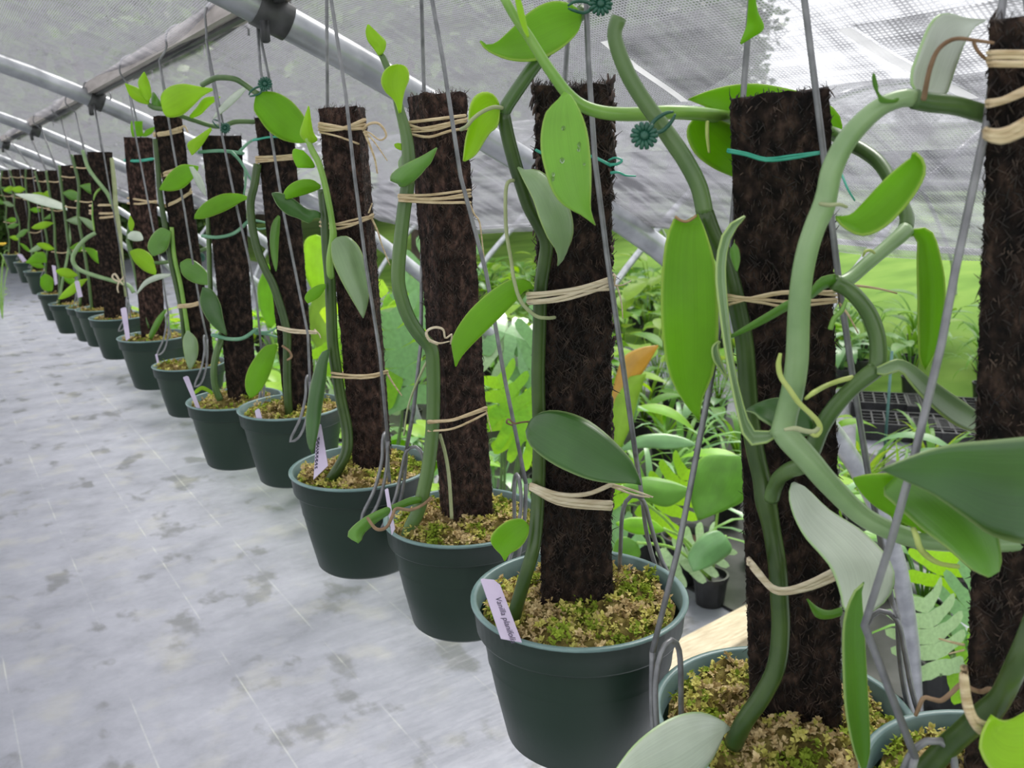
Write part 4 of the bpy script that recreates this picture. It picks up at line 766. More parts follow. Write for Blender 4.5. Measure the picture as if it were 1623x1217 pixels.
tie(p, [([(507, 201), (530, 205), (552, 201), (577, 190)], 3.2), ([(507, 196), (530, 200), (552, 204), (577, 203)], 2.8), ([(507, 206), (530, 206), (577, 197)], 2.4), ([(508, 210), (535, 216), (568, 228)], 1.6)], 'raffia', -.008,
    tails=[([(575, 206, -.01), (584, 197, -.014), (598, 195, -.014), (608, 204, -.014), (612, 216, -.014), (602, 222, -.014), (588, 212, -.014), (577, 207, -.012)], 2.4), ([(577, 208, -.012), (586, 230, -.014), (594, 252, -.014), (598, 275, -.014)], 2.6), ([(578, 208, -.012), (594, 226, -.014), (614, 255, -.014)], 1.6)])
tie(p, [([(508, 352), (540, 356), (570, 352), (590, 340)], 2.2), ([(508, 358), (540, 362), (590, 344)], 2), ([(512, 362), (545, 352), (590, 342)], 1.6)], 'raffia', -.014, tails=[([(588, 344, -.01), (598, 365, -.012), (606, 390, -.012), (618, 420, -.012)], 1.8), ([(584, 338, -.012), (590, 322, -.012)], 1.6)])
tie(p, [([(526, 591), (560, 595), (590, 594), (613, 588)], 2), ([(526, 597), (560, 599), (590, 598), (613, 590)], 1.8)], 'raffia', -.022, tails=[([(612, 588, -.01), (622, 606, -.012), (637, 627, -.012)], 2)])
# ======== sixth plant
p = PL[6]; t = vine(6, 'vanilla vine crowned by a large flat oval leaf clipped to its wire')
stem(p, t, 'stem_dark', [(462, 682, -.012, 6.5), (457, 640, -.014), (455, 600, -.014), (455, 558, -.014), (455, 530, -.014), (450, 505, -.014), (442, 478, -.014), (432, 449, -.014), (419, 424, -.012), (408, 395, -.012), (400, 359, -.012), (397, 322, -.012), (403, 294, -.012), (408, 260, -.01)], 6.5)
leaf(p, t, 'leaf_bright', [(405, 152), (402, 173), (411, 188), (425, 207), (446, 221), (470, 227), (487, 226), (497, 227)], [(407, 150), (418, 145), (439, 147), (459, 158), (473, 172), (484, 188), (488, 206), (497, 226)], -.05, -.04, fold=.1)
stem(p, t, 'stem_mid', [(410, 149, -.045, 4.5), (400, 143, -.04, 4.5), (388, 134, -.04, 4.5), (371, 125, -.04), (345, 123, -.03), (330, 129, -.02), (321, 134, -.01)], 4.5)
leaf(p, t, 'leaf_mid', [(441, 341), (432, 353), (428, 376), (430, 405), (437, 430)], [(444, 343), (443, 365), (441, 392), (440, 415), (438, 430)], -.015, -.02, fold=.3)
leaf(p, t, 'leaf_bright', [(438, 545), (418, 550), (397, 578), (389, 600), (390, 620), (397, 631)], [(440, 548), (436, 565), (428, 592), (417, 614), (406, 626), (398, 631)], -.02, -.05, fold=.12, tilt=.2)
stem(p, t, 'root_brown', [(447, 548, -.02, 2), (458, 556, -.022, 2), (462, 565, -.022, 2), (455, 571, -.022, 1.6)], 2, 'aerial_root', 6)
tie(p, [([(407, 253), (440, 252), (464, 248)], 2), ([(407, 249), (440, 248), (464, 246)], 2), ([(407, 257), (440, 254), (464, 252)], 1.6)], 'raffia', -.008, tails=[([(407, 256, -.01), (408, 275, -.01), (410, 293, -.01)], 2)])
tie(p, [([(441, 518), (465, 523), (500, 526)], 2), ([(441, 521), (465, 527), (500, 528)], 1.6)], 'raffia_pale', -.02, tails=[([(498, 522, -.01), (506, 530, -.01), (508, 536, -.01)], 1.4)])
tie(p, [([(402, 222), (430, 217), (464, 218)], 1.8)], 'tie_green', -.006, 'twist_tie')
# ======== seventh plant
p = PL[7]; t = vine(7, 'vanilla vine behind the black post, with two mid height oval leaves')
stem(p, t, 'stem_mid', [(349, 634, -.02, 5.5), (341, 612, -.022), (339, 584, -.022), (344, 556, -.016), (350, 540, -.004), (352, 510, .0), (340, 470, .01)], 5.5)
stem(p, t, 'stem_mid', [(334, 470, .01, 4), (332, 420, .01), (331, 380, .01), (330, 340, .01)], 4)
leaf(p, t, 'leaf_bright', [(394, 312), (377, 307), (351, 308), (325, 321), (310, 338), (308, 347)], [(394, 316), (384, 319), (364, 331), (341, 341), (321, 347), (309, 347)], -.03, -.04, fold=.12, tilt=-.2)
leaf(p, t, 'leaf_dark', [(359, 532), (340, 519), (325, 500), (317, 478), (321, 455)], [(360, 530), (354, 505), (349, 480), (337, 460), (322, 455)], -.03, -.03, fold=.1)
leaf(p, t, 'leaf_lime', [(334, 202), (315, 215), (297, 228), (304, 246)], [(336, 206), (326, 222), (316, 236), (305, 246)], -.02, -.02)
leaf(p, t, 'leaf_white_sheen', [(391, 136), (372, 147), (350, 168), (337, 188)], [(392, 139), (378, 156), (356, 176), (338, 189)], .02, .02, fold=.2, tilt=-.4)
leaf(p, t, 'leaf_lime', [(337, 620), (322, 612), (312, 616), (306, 624)], [(337, 626), (322, 618), (314, 622), (307, 626)], -.03, -.03)
tie(p, [([(316, 241), (350, 239), (384, 243)], 2.8)], 'tie_sage', -.01, 'plastic_tie', tails=[([(366, 240, -.012), (378, 252, -.014), (386, 264, -.014), (394, 278, -.014), (400, 288, -.014)], 3), ([(378, 242, -.01), (392, 228, 0), (406, 220, .0), (432, 216, -.01)], 3), ([(389, 270, -.01), (389, 292, -.01), (386, 310, -.01)], 2.6)])
tie(p, [([(322, 374), (345, 376), (372, 369), (396, 348)], 2.8)], 'tie_sage', -.01, 'plastic_tie', tails=[([(394, 349, -.01), (408, 350, -.01), (422, 353, -.01)], 2.6), ([(396, 349, -.01), (406, 362, -.01), (421, 362, -.01)], 2.4)])
tie(p, [([(338, 531), (362, 537), (385, 536), (406, 522)], 3)], 'tie_sage', -.024, 'plastic_tie', tails=[([(404, 527, -.01), (425, 526, -.01), (442, 517, -.01)], 2.8), ([(404, 528, -.01), (425, 530, -.01), (446, 536, -.01)], 2.6)])
# ======== eighth plant
p = PL[8]; t = vine(8, 'vanilla vine with bright heart shaped leaves arching above a slim post')
stem(p, t, 'stem_dark', [(292, 540, -.01, 4), (289, 500, -.012), (280, 455, -.012), (270, 410, -.012), (262, 360, -.01), (254, 310, -.008), (250, 260, -.006), (246, 220, -.006)], 4.2)
stem(p, t, 'stem_lime', [(299, 535, -.014, 3.6), (294, 500, -.014), (286, 450, -.014), (276, 405, -.012), (272, 360, -.01)], 3.4)
stem(p, t, 'stem_mid', [(430, 194, .0, 3.6), (403, 193, .0), (374, 193, 0), (356, 199, 0), (338, 200, -.01), (315, 193, -.02), (288, 184, -.03), (262, 174, -.04), (245, 171, -.04), (236, 166, -.04)], 3.8)
leaf(p, t, 'leaf_lime', [(257, 172), (255, 152), (268, 138), (290, 133), (315, 137), (341, 141)], [(258, 176), (266, 186), (288, 183), (306, 168), (322, 152), (342, 142)], -.06, -.06, fold=.12)
leaf(p, t, 'leaf_lime', [(300, 184), (312, 170), (325, 155), (349, 153)], [(303, 188), (318, 182), (332, 168), (350, 154)], -.03, -.03, fold=.1)
leaf(p, t, 'leaf_lime', [(236, 166), (220, 162), (206, 152), (198, 132)], [(237, 163), (233, 150), (220, 140), (199, 132)], -.04, -.05, fold=.2)
leaf(p, t, 'leaf_lime', [(233, 160), (224, 148), (219, 130), (228, 114)], [(236, 160), (240, 150), (237, 132), (229, 114)], -.05, -.05, fold=.3)
leaf(p, t, 'leaf_mid', [(241, 168), (240, 156), (243, 146), (252, 158)], [(244, 169), (254, 172), (256, 166), (252, 158)], -.04, -.04, fold=.2)
leaf(p, t, 'leaf_bright', [(314, 263), (288, 261), (270, 273), (259, 288), (252, 300)], [(315, 266), (310, 278), (292, 297), (272, 303), (253, 301)], -.04, -.05, fold=.1)
leaf(p, t, 'leaf_white_sheen', [(300, 264), (305, 278), (314, 296), (326, 311)], [(306, 264), (317, 278), (324, 294), (327, 311)], -.045, -.045, fold=.2)
leaf(p, t, 'leaf_mid', [(269, 366), (255, 361), (240, 374), (234, 392), (242, 406)], [(271, 367), (269, 384), (262, 398), (244, 406)], -.02, -.03, fold=.1)
leaf(p, t, 'leaf_mid', [(286, 416), (300, 410), (318, 420), (332, 438), (331, 451)], [(285, 420), (290, 436), (305, 447), (320, 451), (330, 452)], -.02, -.03, fold=.1)
leaf(p, t, 'leaf_grey', [(296, 524), (290, 540), (293, 566), (300, 588)], [(299, 524), (312, 538), (314, 560), (308, 577), (301, 588)], -.03, -.04, fold=.15)
tie(p, [([(246, 212), (265, 210), (286, 203)], 3), ([(246, 215), (265, 213), (286, 208)], 2.4)], 'raffia', -.006, tails=[([(284, 205, -.008), (292, 200, -.01), (298, 210, -.01)], 2)])
tie(p, [([(255, 275), (268, 272), (286, 266)], 2.6), ([(255, 279), (270, 276), (286, 270)], 2.4)], 'raffia', -.006)
tie(p, [([(262, 325), (280, 318), (302, 304)], 1.8), ([(262, 328), (280, 320), (302, 306)], 1.6)], 'raffia', -.006, tails=[([(300, 306, -.01), (303, 298, -.01)], 1.6)])
tie(p, [([(284, 484), (305, 482), (324, 476)], 2.2), ([(284, 487), (305, 485), (324, 479)], 2)], 'raffia', -.018)
# ======== ninth plant
p = PL[9]; t = vine(9, 'thin vanilla shoot of glossy small leaves beside the post with bright green tie')
stem(p, t, 'stem_mid', [(202, 380, -.012, 2.8), (206, 393, -.014), (214, 404, -.016), (238, 416, -.02), (272, 414, -.02), (304, 403, -.02), (328, 393, -.01)], 3)
stem(p, t, 'stem_mid', [(236, 520, 0, 3), (222, 470, -.004), (212, 420, -.006), (203, 385, -.008), (206, 350, -.01)], 2.8)
leaf(p, t, 'leaf_lime', [(206, 398), (222, 394), (240, 405), (248, 430)], [(206, 401), (214, 416), (230, 430), (247, 436)], -.03, -.03)
leaf(p, t, 'leaf_white_sheen', [(270, 434), (248, 435), (228, 446), (216, 466)], [(270, 438), (250, 444), (232, 452), (217, 467)], -.04, -.03, fold=.2)
leaf(p, t, 'leaf_white_sheen', [(202, 372), (210, 366), (222, 368), (227, 377)], [(202, 378), (212, 382), (222, 382), (227, 380)], -.03, -.03)
leaf(p, t, 'leaf_lime', [(206, 366), (203, 354), (206, 342)], [(210, 366), (213, 354), (207, 342)], -.02, -.02, name='bud_leaf')
leaf(p, t, 'leaf_bright', [(210, 217), (207, 204), (208, 192)], [(228, 216), (226, 204), (226, 192)], .0, 0, fold=.2)
leaf(p, t, 'leaf_bright', [(226, 216), (232, 206), (245, 201)], [(230, 217), (240, 212), (246, 203)], 0, 0)
leaf(p, t, 'leaf_mid', [(234, 537), (240, 520), (250, 502), (262, 490)], [(241, 538), (250, 522), (258, 506), (264, 491)], -.03, -.03, fold=.3)
tie(p, [([(199, 254), (218, 255), (241, 252)], 2.4)], 'tie_green', -.006, 'twist_tie')
tie(p, [([(204, 314), (222, 317), (246, 321)], 1.8), ([(204, 322), (222, 323), (246, 319)], 1.8)], 'raffia', -.006)
# ======== tenth plant
p = PL[10]; t = vine(10, 'pale looping vanilla vine far along the row, tied with a raffia bow')
stem(p, t, 'stem_pale', [(131, 238, -.01, 2.6), (139, 264, -.012), (150, 281, -.012), (163, 297, -.012, 3.2), (172, 310, -.008), (180, 330, .0)], 3)
stem(p, t, 'stem_pale', [(152, 369, -.01, 3), (138, 377, -.015), (125, 390, -.02), (116, 406, -.02), (117, 418, -.02), (127, 428, -.02), (148, 436, -.018), (176, 444, -.014), (203, 452, -.01), (212, 464, -.01)], 3.2)
stem(p, t, 'stem_lime', [(150, 366, -.008, 1.8), (147, 340, -.008), (150, 310, -.008), (160, 298, -.008)], 1.8)
stem(p, t, 'root_pale', [(177, 250, -.004, 3), (181, 290, -.004, 3.4), (184, 330, -.004, 3.4), (190, 370, -.004, 3), (194, 420, -.004, 2.6), (200, 470, -.004, 2.4)], 3, 'aerial_root', 6)
tie(p, [([(144, 326), (160, 325), (178, 325)], 2)], 'raffia', -.006)
tie(p, [([(144, 334), (156, 338), (180, 338)], 2), ([(144, 338), (158, 345), (180, 343)], 2)], 'raffia', -.006)
tie(p, [], 'raffia_pale', 0, 'raffia_bow', tails=[([(189, 444, -.016), (182, 434, -.02), (178, 440, -.02), (189, 446, -.018), (198, 436, -.02), (196, 448, -.018)], 1.8), ([(189, 445, -.018), (186, 456, -.02), (188, 464, -.02)], 1.8), ([(189, 445, -.018), (196, 452, -.02)], 1.5)], back=False)
# ======== far vines
for no in range(11, 18):
    p = PL[no]; t = vine(no, f'blurred vanilla vine far along the row, {p.ord} from the near end'); rnd = random.Random(no * 3)
    H = p.yb - p.yt; sgn = -1
    pts = [(p.xb + sgn * p.wb * .6, p.yb + 6, -.01)] + [(p.xb + (p.xt - p.xb) * k / 5 + sgn * p.wb * (.55 + .25 * rnd.uniform(-1, 1)), p.yb - H * k / 5, -.012) for k in range(1, 6)]
    stem(p, t, 'stem_mid', pts, .0045 * F / p.zb)
    for k in range(4):
        x, y = pts[1 + k][0], pts[1 + k][1]; w = .014 * F / p.zb * rnd.uniform(.8, 1.2); d = rnd.choice((-1, 1)); l = .075 * F / p.zb * rnd.uniform(.8, 1.2); dy = rnd.uniform(-.4, .8)
        L = [(x, y), (x + d * l * .4, y + dy * l * .4 - w), (x + d * l * .8, y + dy * l * .8 - w * .7), (x + d * l, y + dy * l)]
        R = [(x, y), (x + d * l * .4, y + dy * l * .4 + w), (x + d * l * .8, y + dy * l * .8 + w * .7), (x + d * l, y + dy * l)]
        if d < 0: L, R = R, L
        leaf(p, t, rnd.choice(['leaf_bright', 'leaf_mid', 'leaf_lime', 'leaf_grey']), L, R, -.015, -.04, fold=.15, tilt=.2, N=10, Mx=4)
    for q in (.08, .3, .62)[:2 + no % 2]:
        y = p.yt + H * q; x = p.xt + (p.xb - p.xt) * q
        tie(p, [([(x - p.wt * .65, y), (x, y + 2), (x + p.wt * .52, y - 2)], .0022 * F / p.zb)], 'raffia', -.014)
p = PL[13]
t = vine(13, 'long leaf with white sheen and bright round leaves on a far thin vine')
leaf(p, t, 'leaf_white_sheen', [(110, 329), (90, 318), (60, 308), (24, 307)], [(109, 334), (80, 329), (50, 320), (25, 309)], -.06, -.09, fold=.1, tilt=-.8)
leaf(p, t, 'leaf_bright', [(74, 412), (70, 400), (55, 402), (41, 416)], [(74, 416), (66, 417), (52, 418), (42, 417)], -.05, -.06)
leaf(p, t, 'leaf_bright', [(84, 458), (84, 442), (72, 434), (64, 440)], [(82, 462), (70, 460), (64, 452), (64, 441)], -.05, -.06)
stem(p, t, 'stem_pale', [(110, 330, -.05, 2.2), (112, 360, -.03), (108, 400, -.02), (100, 440, -.02), (95, 470, -.01)], 2)
p = PL[1]; t = vine(1, 'thick dark vanilla stem at the lower frame corner with a broad pale green leaf')
stem(p, t, 'stem_dark', [(1440, 1250, -.02, 17), (1495, 1190, -.03, 18), (1531, 1157, -.04, 18), (1553, 1138, -.046, 20), (1566, 1128, -.05, 20), (1586, 1105, -.054, 17), (1606, 1065, -.06, 17), (1630, 1010, -.06, 17), (1660, 930, -.05, 17)], 17)
leaf(p, t, 'leaf_lime', [(1572, 1133), (1590, 1142), (1612, 1135), (1650, 1115), (1700, 1110)], [(1568, 1140), (1556, 1165), (1556, 1195), (1590, 1230), (1700, 1240)], -.07, -.08, fold=-.1, tilt=-.3)
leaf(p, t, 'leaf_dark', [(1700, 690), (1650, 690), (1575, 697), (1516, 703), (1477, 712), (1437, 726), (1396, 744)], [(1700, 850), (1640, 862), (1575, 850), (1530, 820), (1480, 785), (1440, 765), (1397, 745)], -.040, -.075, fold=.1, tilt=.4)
stem(p, t, 'root_brown', [(1583, 1104, -.03, 4), (1570, 1092, -.03, 4), (1555, 1096, -.02, 4), (1540, 1092, -.02, 4), (1524, 1084, -.02, 4), (1508, 1098, -.02, 4), (1492, 1110, -.02, 4), (1478, 1108, -.02, 3.6), (1464, 1106, -.02, 3.6), (1456, 1122, -.02, 3.4), (1451, 1134, -.02, 3)], 4, 'aerial_root', 8)
for k, (s, r) in enumerate((([([(1566, 84), (1590, 83), (1700, 84)], 4), ([(1566, 92), (1600, 90), (1700, 94)], 4), ([(1566, 99), (1600, 100), (1700, 99)], 4), ([(1567, 104), (1600, 104), (1700, 106)], 3)], -.014),
        ([([(1565, 162), (1590, 158), (1623, 142), (1700, 110)], 5), ([(1565, 168), (1595, 160), (1623, 149), (1700, 120)], 4)], -.012), ([([(1562, 209), (1575, 216), (1600, 213), (1625, 197), (1700, 160)], 5), ([(1562, 216), (1580, 222), (1605, 218), (1700, 172)], 5), ([(1563, 205), (1578, 209), (1600, 204), (1625, 190), (1700, 150)], 4)], -.062))):
    tie(p, s, 'raffia', r)
tie(p, [([(1527, 1058), (1526, 1080), (1533, 1125), (1552, 1155), (1580, 1152)], 5), ([(1529, 1062), (1530, 1100), (1540, 1140), (1556, 1160), (1580, 1158)], 5), ([(1528, 1060), (1528, 1090), (1536, 1132), (1554, 1158), (1580, 1155)], 5), ([(1530, 1066), (1536, 1110), (1548, 1140), (1575, 1150)], 4)], 'raffia', -.068)
tie(p, [], 'raffia', 0, 'raffia_end', tails=[([(1528, 1022, -.002), (1510, 1018, -.01), (1488, 1012, -.012)], 2.4), ([(1528, 1030, -.002), (1512, 1034, -.01), (1504, 1036, -.012)], 2)], back=False)
# ======== tags
tg, (a, b, c, d, n) = make_tag(PL[3], [(761, 917), (790, 920), (827, 1018), (794, 1012)], -.030, -.075, 'large lilac tag with printed plant name in the big pot in full view')
fc = bpy.data.curves.new('tag_lettering', 'FONT'); fc.body = 'Vanilla planifolia'; fc.shear = .25; fc.align_x = 'LEFT'; fc.align_y = 'CENTER'
ex = (d - a).normalized(); ey = n.cross(ex); le = (d - a).length
fc.size = le * .118; fc.extrude = .00004; fc.materials.append(M['tag_ink'])
f0 = bpy.data.objects.new('lettering', fc); COL.objects.link(f0); bpy.context.view_layer.update()
me = bpy.data.meshes.new_from_object(f0.evaluated_get(bpy.context.evaluated_depsgraph_get())); bpy.data.objects.remove(f0)
fo = bpy.data.objects.new('tag_lettering', me); COL.objects.link(fo); fo.parent = tg
org = a + ex * le * .30 + (b - a) * .60 + n * .0007
fm = Matrix.Identity(4)
for i in range(3): fm[i][0] = ex[i]; fm[i][1] = ey[i]; fm[i][2] = n[i]; fm[i][3] = org[i]
fo.matrix_world = fm; fo.matrix_parent_inverse = Matrix.Identity(4); fo.matrix_basis = fm
tg5, (a, b, c, d, n) = make_tag(PL[5], [(503, 676), (509, 671), (520, 738), (497, 760)], -.03, -.05, 'lilac tag with rows of ink marks, behind a dark hanging leaf')
for r in range(3):
    v = []; f = []
    e = (c - b); s0 = a + (b - a) * (.3 + .25 * r) + (d - a) * .25 + n * .0007; rd = random.Random(r)
    q = 0
    while q < .55:
        w = rd.uniform(.02, .06); box_geo(s0 + (d - a) * (q + w / 2), (d - a).length * w, .0012, .0001, v, f, ((d - a).normalized(), n.cross((d - a).normalized()), n)); q += w + .025
    link('ink_row', mesh('ink_row', v, f), tg5, 'tag_ink', False, 'stuff')
make_tag(PL[4], [(610, 776), (615, 773), (626, 838), (621, 848)], -.045, -.06, 'narrow lilac tag seen edge on, by the curling root')
make_tag(PL[6], [(404, 651), (411, 646), (418, 672), (409, 675)], -.05, -.055, 'short lilac tag just above the rim of the pot with reddish moss')
make_tag(PL[7], [(290, 598), (298, 595), (319, 651), (314, 653)], -.055, -.05, 'long lilac tag leaning outward from the pot under the black post')
make_tag(PL[9], [(191, 489), (200, 486), (206, 536), (200, 540)], -.05, -.06, 'tall upright lilac tag in the olive green pot')
make_tag(PL[8], [(246, 562), (249, 560), (252, 574), (249, 576)], -.05, -.05, 'tiny lilac tag tip above the pot with the pale hanging leaf')
make_tag(PL[11], [(118, 446), (125, 444), (131, 470), (124, 472)], -.06, -.06, 'blurred lilac tag by the looping pale vine')
make_tag(PL[14], [(82, 420), (90, 422), (94, 448), (87, 452)], -.06, -.06, 'blurred lilac tag under a bright round leaf far along the row')
make_tag(PL[16], [(27, 403), (34, 402), (42, 413), (36, 416)], -.06, -.06, 'farthest lilac tag, a blurred speck near the end of the row')
# ======== hangers: wires run from the rim clips up to the purlin
hl = lambda p: f'grey wire hanger carrying the {p.ord} pot from the near end of the row'
make_hanger(PL[1], [(172, 1, [(1425, 1130, -.03), (1370, 990, -.03), (1410, 866, -.035), (1445, 740, -.03), (1492, 546, -.02), (1513, 434, -.01), (1563, 200, .01), (1590, 0, .03)]), (10, 1, [(1740, 1000, .0), (1690, 400, .0)])], hl(PL[1]), .0018)
make_hanger(PL[2], [(0, 1, [(1436, 1010, -.02), (1413, 950, -.022), (1376, 750, -.026), (1352, 600, -.024), (1330, 450, -.018), (1300, 200, -.012), (1275, 0, -.008)]), (176, -1, [(1048, 980, -.01), (1075, 870, 0), (1110, 690, .015), (1130, 585, .02), (1157, 400, .03), (1178, 150, .05), (1190, 0, .05)])], hl(PL[2]), .0018)
make_hanger(PL[3], [(-12, 1, [(1032, 858, -.03), (1006, 710, -.04), (984, 555, -.04), (962, 405, -.034), (943, 255, -.026), (932, 90, -.02), (930, 20, -.018)]), (105, 1, [(895, 132, .085)])], hl(PL[3]), .0018)
make_hanger(PL[4], [(8, 1, [(826, 728, -.02), (800, 600, -.03), (770, 430, -.03), (730, 280, -.026), (703, 100, -.02), (685, 0, -.018)]), (178, -1, [(637, 760, -.02), (655, 655, 0), (667, 545, .02), (672, 140, .07), (668, 0, .06)])], hl(PL[4]), .0019)
make_hanger(PL[5], [(-40, 1, [(612, 655, -.03), (602, 560, -.04), (580, 420, -.034), (562, 280, -.026), (548, 150, -.02), (525, 0, -.016)]), (105, 1, [(519, 168, .06)])], hl(PL[5]), .0019)
make_hanger(PL[6], [(-50, 1, [(490, 590, -.04), (488, 530, -.036), (468, 430, -.03), (450, 340, -.026), (430, 215, -.022), (413, 110, -.02), (405, 0, -.02)]), (105, 1, [])], hl(PL[6]), .0019)
make_hanger(PL[7], [(-20, 1, [(415, 560, -.03), (407, 480, -.03), (394, 409, -.028), (371, 310, -.022), (352, 215, -.02), (334, 113, -.018), (321, 20, -.016)]), (105, 1, [])], hl(PL[7]), .0018)
make_hanger(PL[8], [(-20, 1, [(332, 560, -.02), (318, 490, -.02), (303, 399, -.02), (292, 330, -.018), (275, 238, -.016), (259, 139, -.014), (250, 80, -.012)]), (105, 1, [])], hl(PL[8]), .0018)
make_hanger(PL[9], [(-20, 1, [(268, 500, -.02), (255, 420, -.02), (242, 359, -.018), (229, 290, -.016), (213, 205, -.014), (200, 113, -.012)]), (105, 1, [])], hl(PL[9]), .0018)
for no in range(10, 18):
    p = PL[no]
    make_hanger(p, [(-20, 1, [(p.xb + p.wb * .5, p.yb - 40 * 2.3 / p.zb, -.012), (p.xt + p.wt * .15, p.yt - 3, -.012)]), (105, 1, [])], hl(p), .0018)
# ======== flower shaped clips
flower_clip(PL[2], 1021, 215, -.02, 23, 'dark green flower shaped orchid clip on a stem crossing, right of the shaggy post', (1, -.75))
flower_clip(PL[3], 952, 6, -.03, 20, 'dark green flower shaped orchid clip at the top of the frame above the shaggy post', (-1, .1))
flower_clip(PL[6], 420, 133, -.05, 12, 'blurred green clip above the large oval leaf, pinching the wire', (-.8, .6))
flower_clip(PL[7], 357, 203, -.02, 9, 'small blurred green clip at the top of the black post', (-.8, -.5))
flower_clip(PL[9], 318, 408, -.04, 8, 'small blurred green clip at the slim post, halfway up', (-.8, .3))
# ---------------------------------------------------------------- neighbouring frame and the beds between
def floor_hit(x, y, z=0):
    d = P(x, y, 1) - EYE; return EYE + d * ((z - EYE.z) / d.z)
for k, y in enumerate((2.35, 3.73, 5.13, 6.53, 7.93, 9.33, 10.73, 12.13)):
    t = thing('hoop_pipe', f'thin grey hoop of the open frame beyond the beds, {ORD[k + 1]} from the near end', 'pipe', (2.70, y, 0), 'open hoops beyond the beds')
    v, f = tube_geo([Vector((2.70 + 2.035 - a, y, b)) for a, b in hc], [.019] * 91, 10); link('pipe', mesh('pipe', v, f), t, 'pipe')
# leaf shapes shared by the bed plants
def blade(name, ln, wd, arch, mat, N=9, keel=.25, tipx=1.6):
    v = []; uv = []; f = []
    x = z = 0; a = math.radians(78)
    for i in range(N + 1):
        t = i / N; w = wd * (math.sin(PI * min(1, .12 + t * .88) ** .8) ** .7 if t < 1 else 0) * .5 + .0004
        for j in (-1, 0, 1): v.append((x - (0 if j == 0 else -keel * w * math.sin(a)), j * w, z + (keel * w * math.cos(a) if j else 0))); uv.append(((j + 1) / 2, t))
        x += ln / N * math.cos(a); z += ln / N * math.sin(a); a -= arch / N * (.4 + 1.3 * t)
    for i in range(N):
        for j in range(2): q = i * 3 + j; f.append((q, q + 1, q + 4, q + 3))
    me = mesh(name, v, f, uv); me.materials.append(M[mat]); me.polygons.foreach_set('use_smooth', [True] * len(me.polygons)); return me
STRAP = [blade('leaf', l, w, a, m_) for l, w, a, m_ in ((.36, .014, 1.7, 'leaf_bed'), (.42, .016, 2.3, 'leaf_bed'), (.32, .015, 1.2, 'leaf_bed_yellow'), (.36, .017, 2.7, 'leaf_bed'), (.38, .024, 1.9, 'leaf_bed_blue'))]
def broad(name, ln, wd, pet, bend, mat):
    v = []; uv = []; f = []; N = 10
    pv, pf = tube_geo([Vector((0, 0, 0)), Vector((.02, 0, pet * .5)), Vector((.05, 0, pet))], [.0035, .003, .0025], 5)
    for i in range(N + 1):
        t = i / N; w = wd * .5 * math.sin(PI * (t ** .75)) ** .85 + .0003; a = .7 - bend * t; x = .05 + ln * t * math.cos(a * .6); z = pet + ln * (.55 * t - bend * .55 * t * t)
        for j in (-1, -.5, 0, .5, 1): v.append((x, j * w, z + .22 * w * abs(j))); uv.append(((j + 1) / 2, t))
    for i in range(N):
        for j in range(4): q = i * 5 + j; f.append((q, q + 1, q + 6, q + 5))
    b_ = len(v); v += pv; uv += [(.5, .1)] * len(pv); f += [tuple(b_ + k for k in q) for q in pf]
    me = mesh(name, v, f, uv); me.materials.append(M[mat]); me.polygons.foreach_set('use_smooth', [True] * len(me.polygons)); return me
BROAD = [broad('leaf', l, w, p_, b_, m_) for l, w, p_, b_, m_ in ((.20, .085, .22, .8, 'leaf_bed'), (.24, .07, .16, 1.3, 'leaf_bed_blue'), (.17, .09, .28, .5, 'leaf_bed_yellow'), (.22, .10, .20, 1.0, 'leaf_bright'))]
pv, pf = lathe([(.045, 0), (.05, 0), (.062, .10), (.066, .10), (.066, .115), (.058, .115), (.056, .09), (0, .09)], Vector((0, 0, 0)), 20)
POTM = mesh('nursery_pot', pv, pf); POTM.materials.append(M['pot_black'])
def copy_part(name, me, parent, rz=0, s=1, loc=(0, 0, 0), tilt=0):
    o = bpy.data.objects.new(name, me); COL.objects.link(o); o.parent = parent; o.location = loc; o.rotation_euler = (0, tilt, rz); o.scale = (s, s, s); return o
rnd = random.Random(21)
POSTX = [(80, 'far posts'), (172, 'looping vine post'), (232, 'green tie post'), (293, 'slim post'), (368, 'black post'), (456, 'oval leaf post'), (565, 'bow post'), (718, 'square post'), (912, 'shaggy post'), (1245, 'broad post'), (1580, 'edge post')]
def between(x):
    for (a, n), (b, m_) in zip(POSTX, POSTX[1:]):
        if a <= x < b: return f'between {n} and {m_}'.replace(' post and', ' and')
    return 'beside the far posts' if x < 80 else 'beyond the edge post'
BED = {}
def bed_plant(x, y, kind, zone, grp, s=1.0):
    t = thing('strap_leaf_plant' if kind == 's' else 'broad_leaf_plant', '', 'plant', (x, y, .0), grp)
    copy_part('nursery_pot', POTM, t, 0, 1)
    n = rnd.randint(14, 19) if kind == 's' else rnd.randint(8, 11); fam = rnd.choice(((0, 1, 4), (2, 3), (0, 2, 3), (1, 3))) if kind == 's' else rnd.choice(((0, 2), (1, 0), (3, 0), (2, 3), (1,)))
    for k in range(n):
        copy_part('leaf', (STRAP if kind == 's' else BROAD)[rnd.choice(fam)], t, 2 * PI * k / n + rnd.uniform(-.4, .4), s * rnd.uniform(.7, 1.15), (0, 0, .09), rnd.uniform(-.1, .35))
    px, py, z = pix(Vector((x, y, .3)))
    BED.setdefault(f'{"strap" if kind == "s" else "broad"} leaved plant, {zone}, {between(px)}', []).append((z, t))
    return t
zones = [  # x0, x1, y0, y1, step, kinds, zone, group, scale
    (1.55, 1.92, 2.5, 8.2, .30, 'bbs', 'hoop strip', 'potted plants behind the hanging row', 1.25),
    (2.35, 4.35, 1.1, 8.5, .38, 'ssb', 'middle bed', 'strap leaved plants in the middle bed', 1.45),
    (5.05, 6.9, 2.6, 10.5, .44, 'bsb', 'far bed', 'seedlings in the far bed', 1.45)]
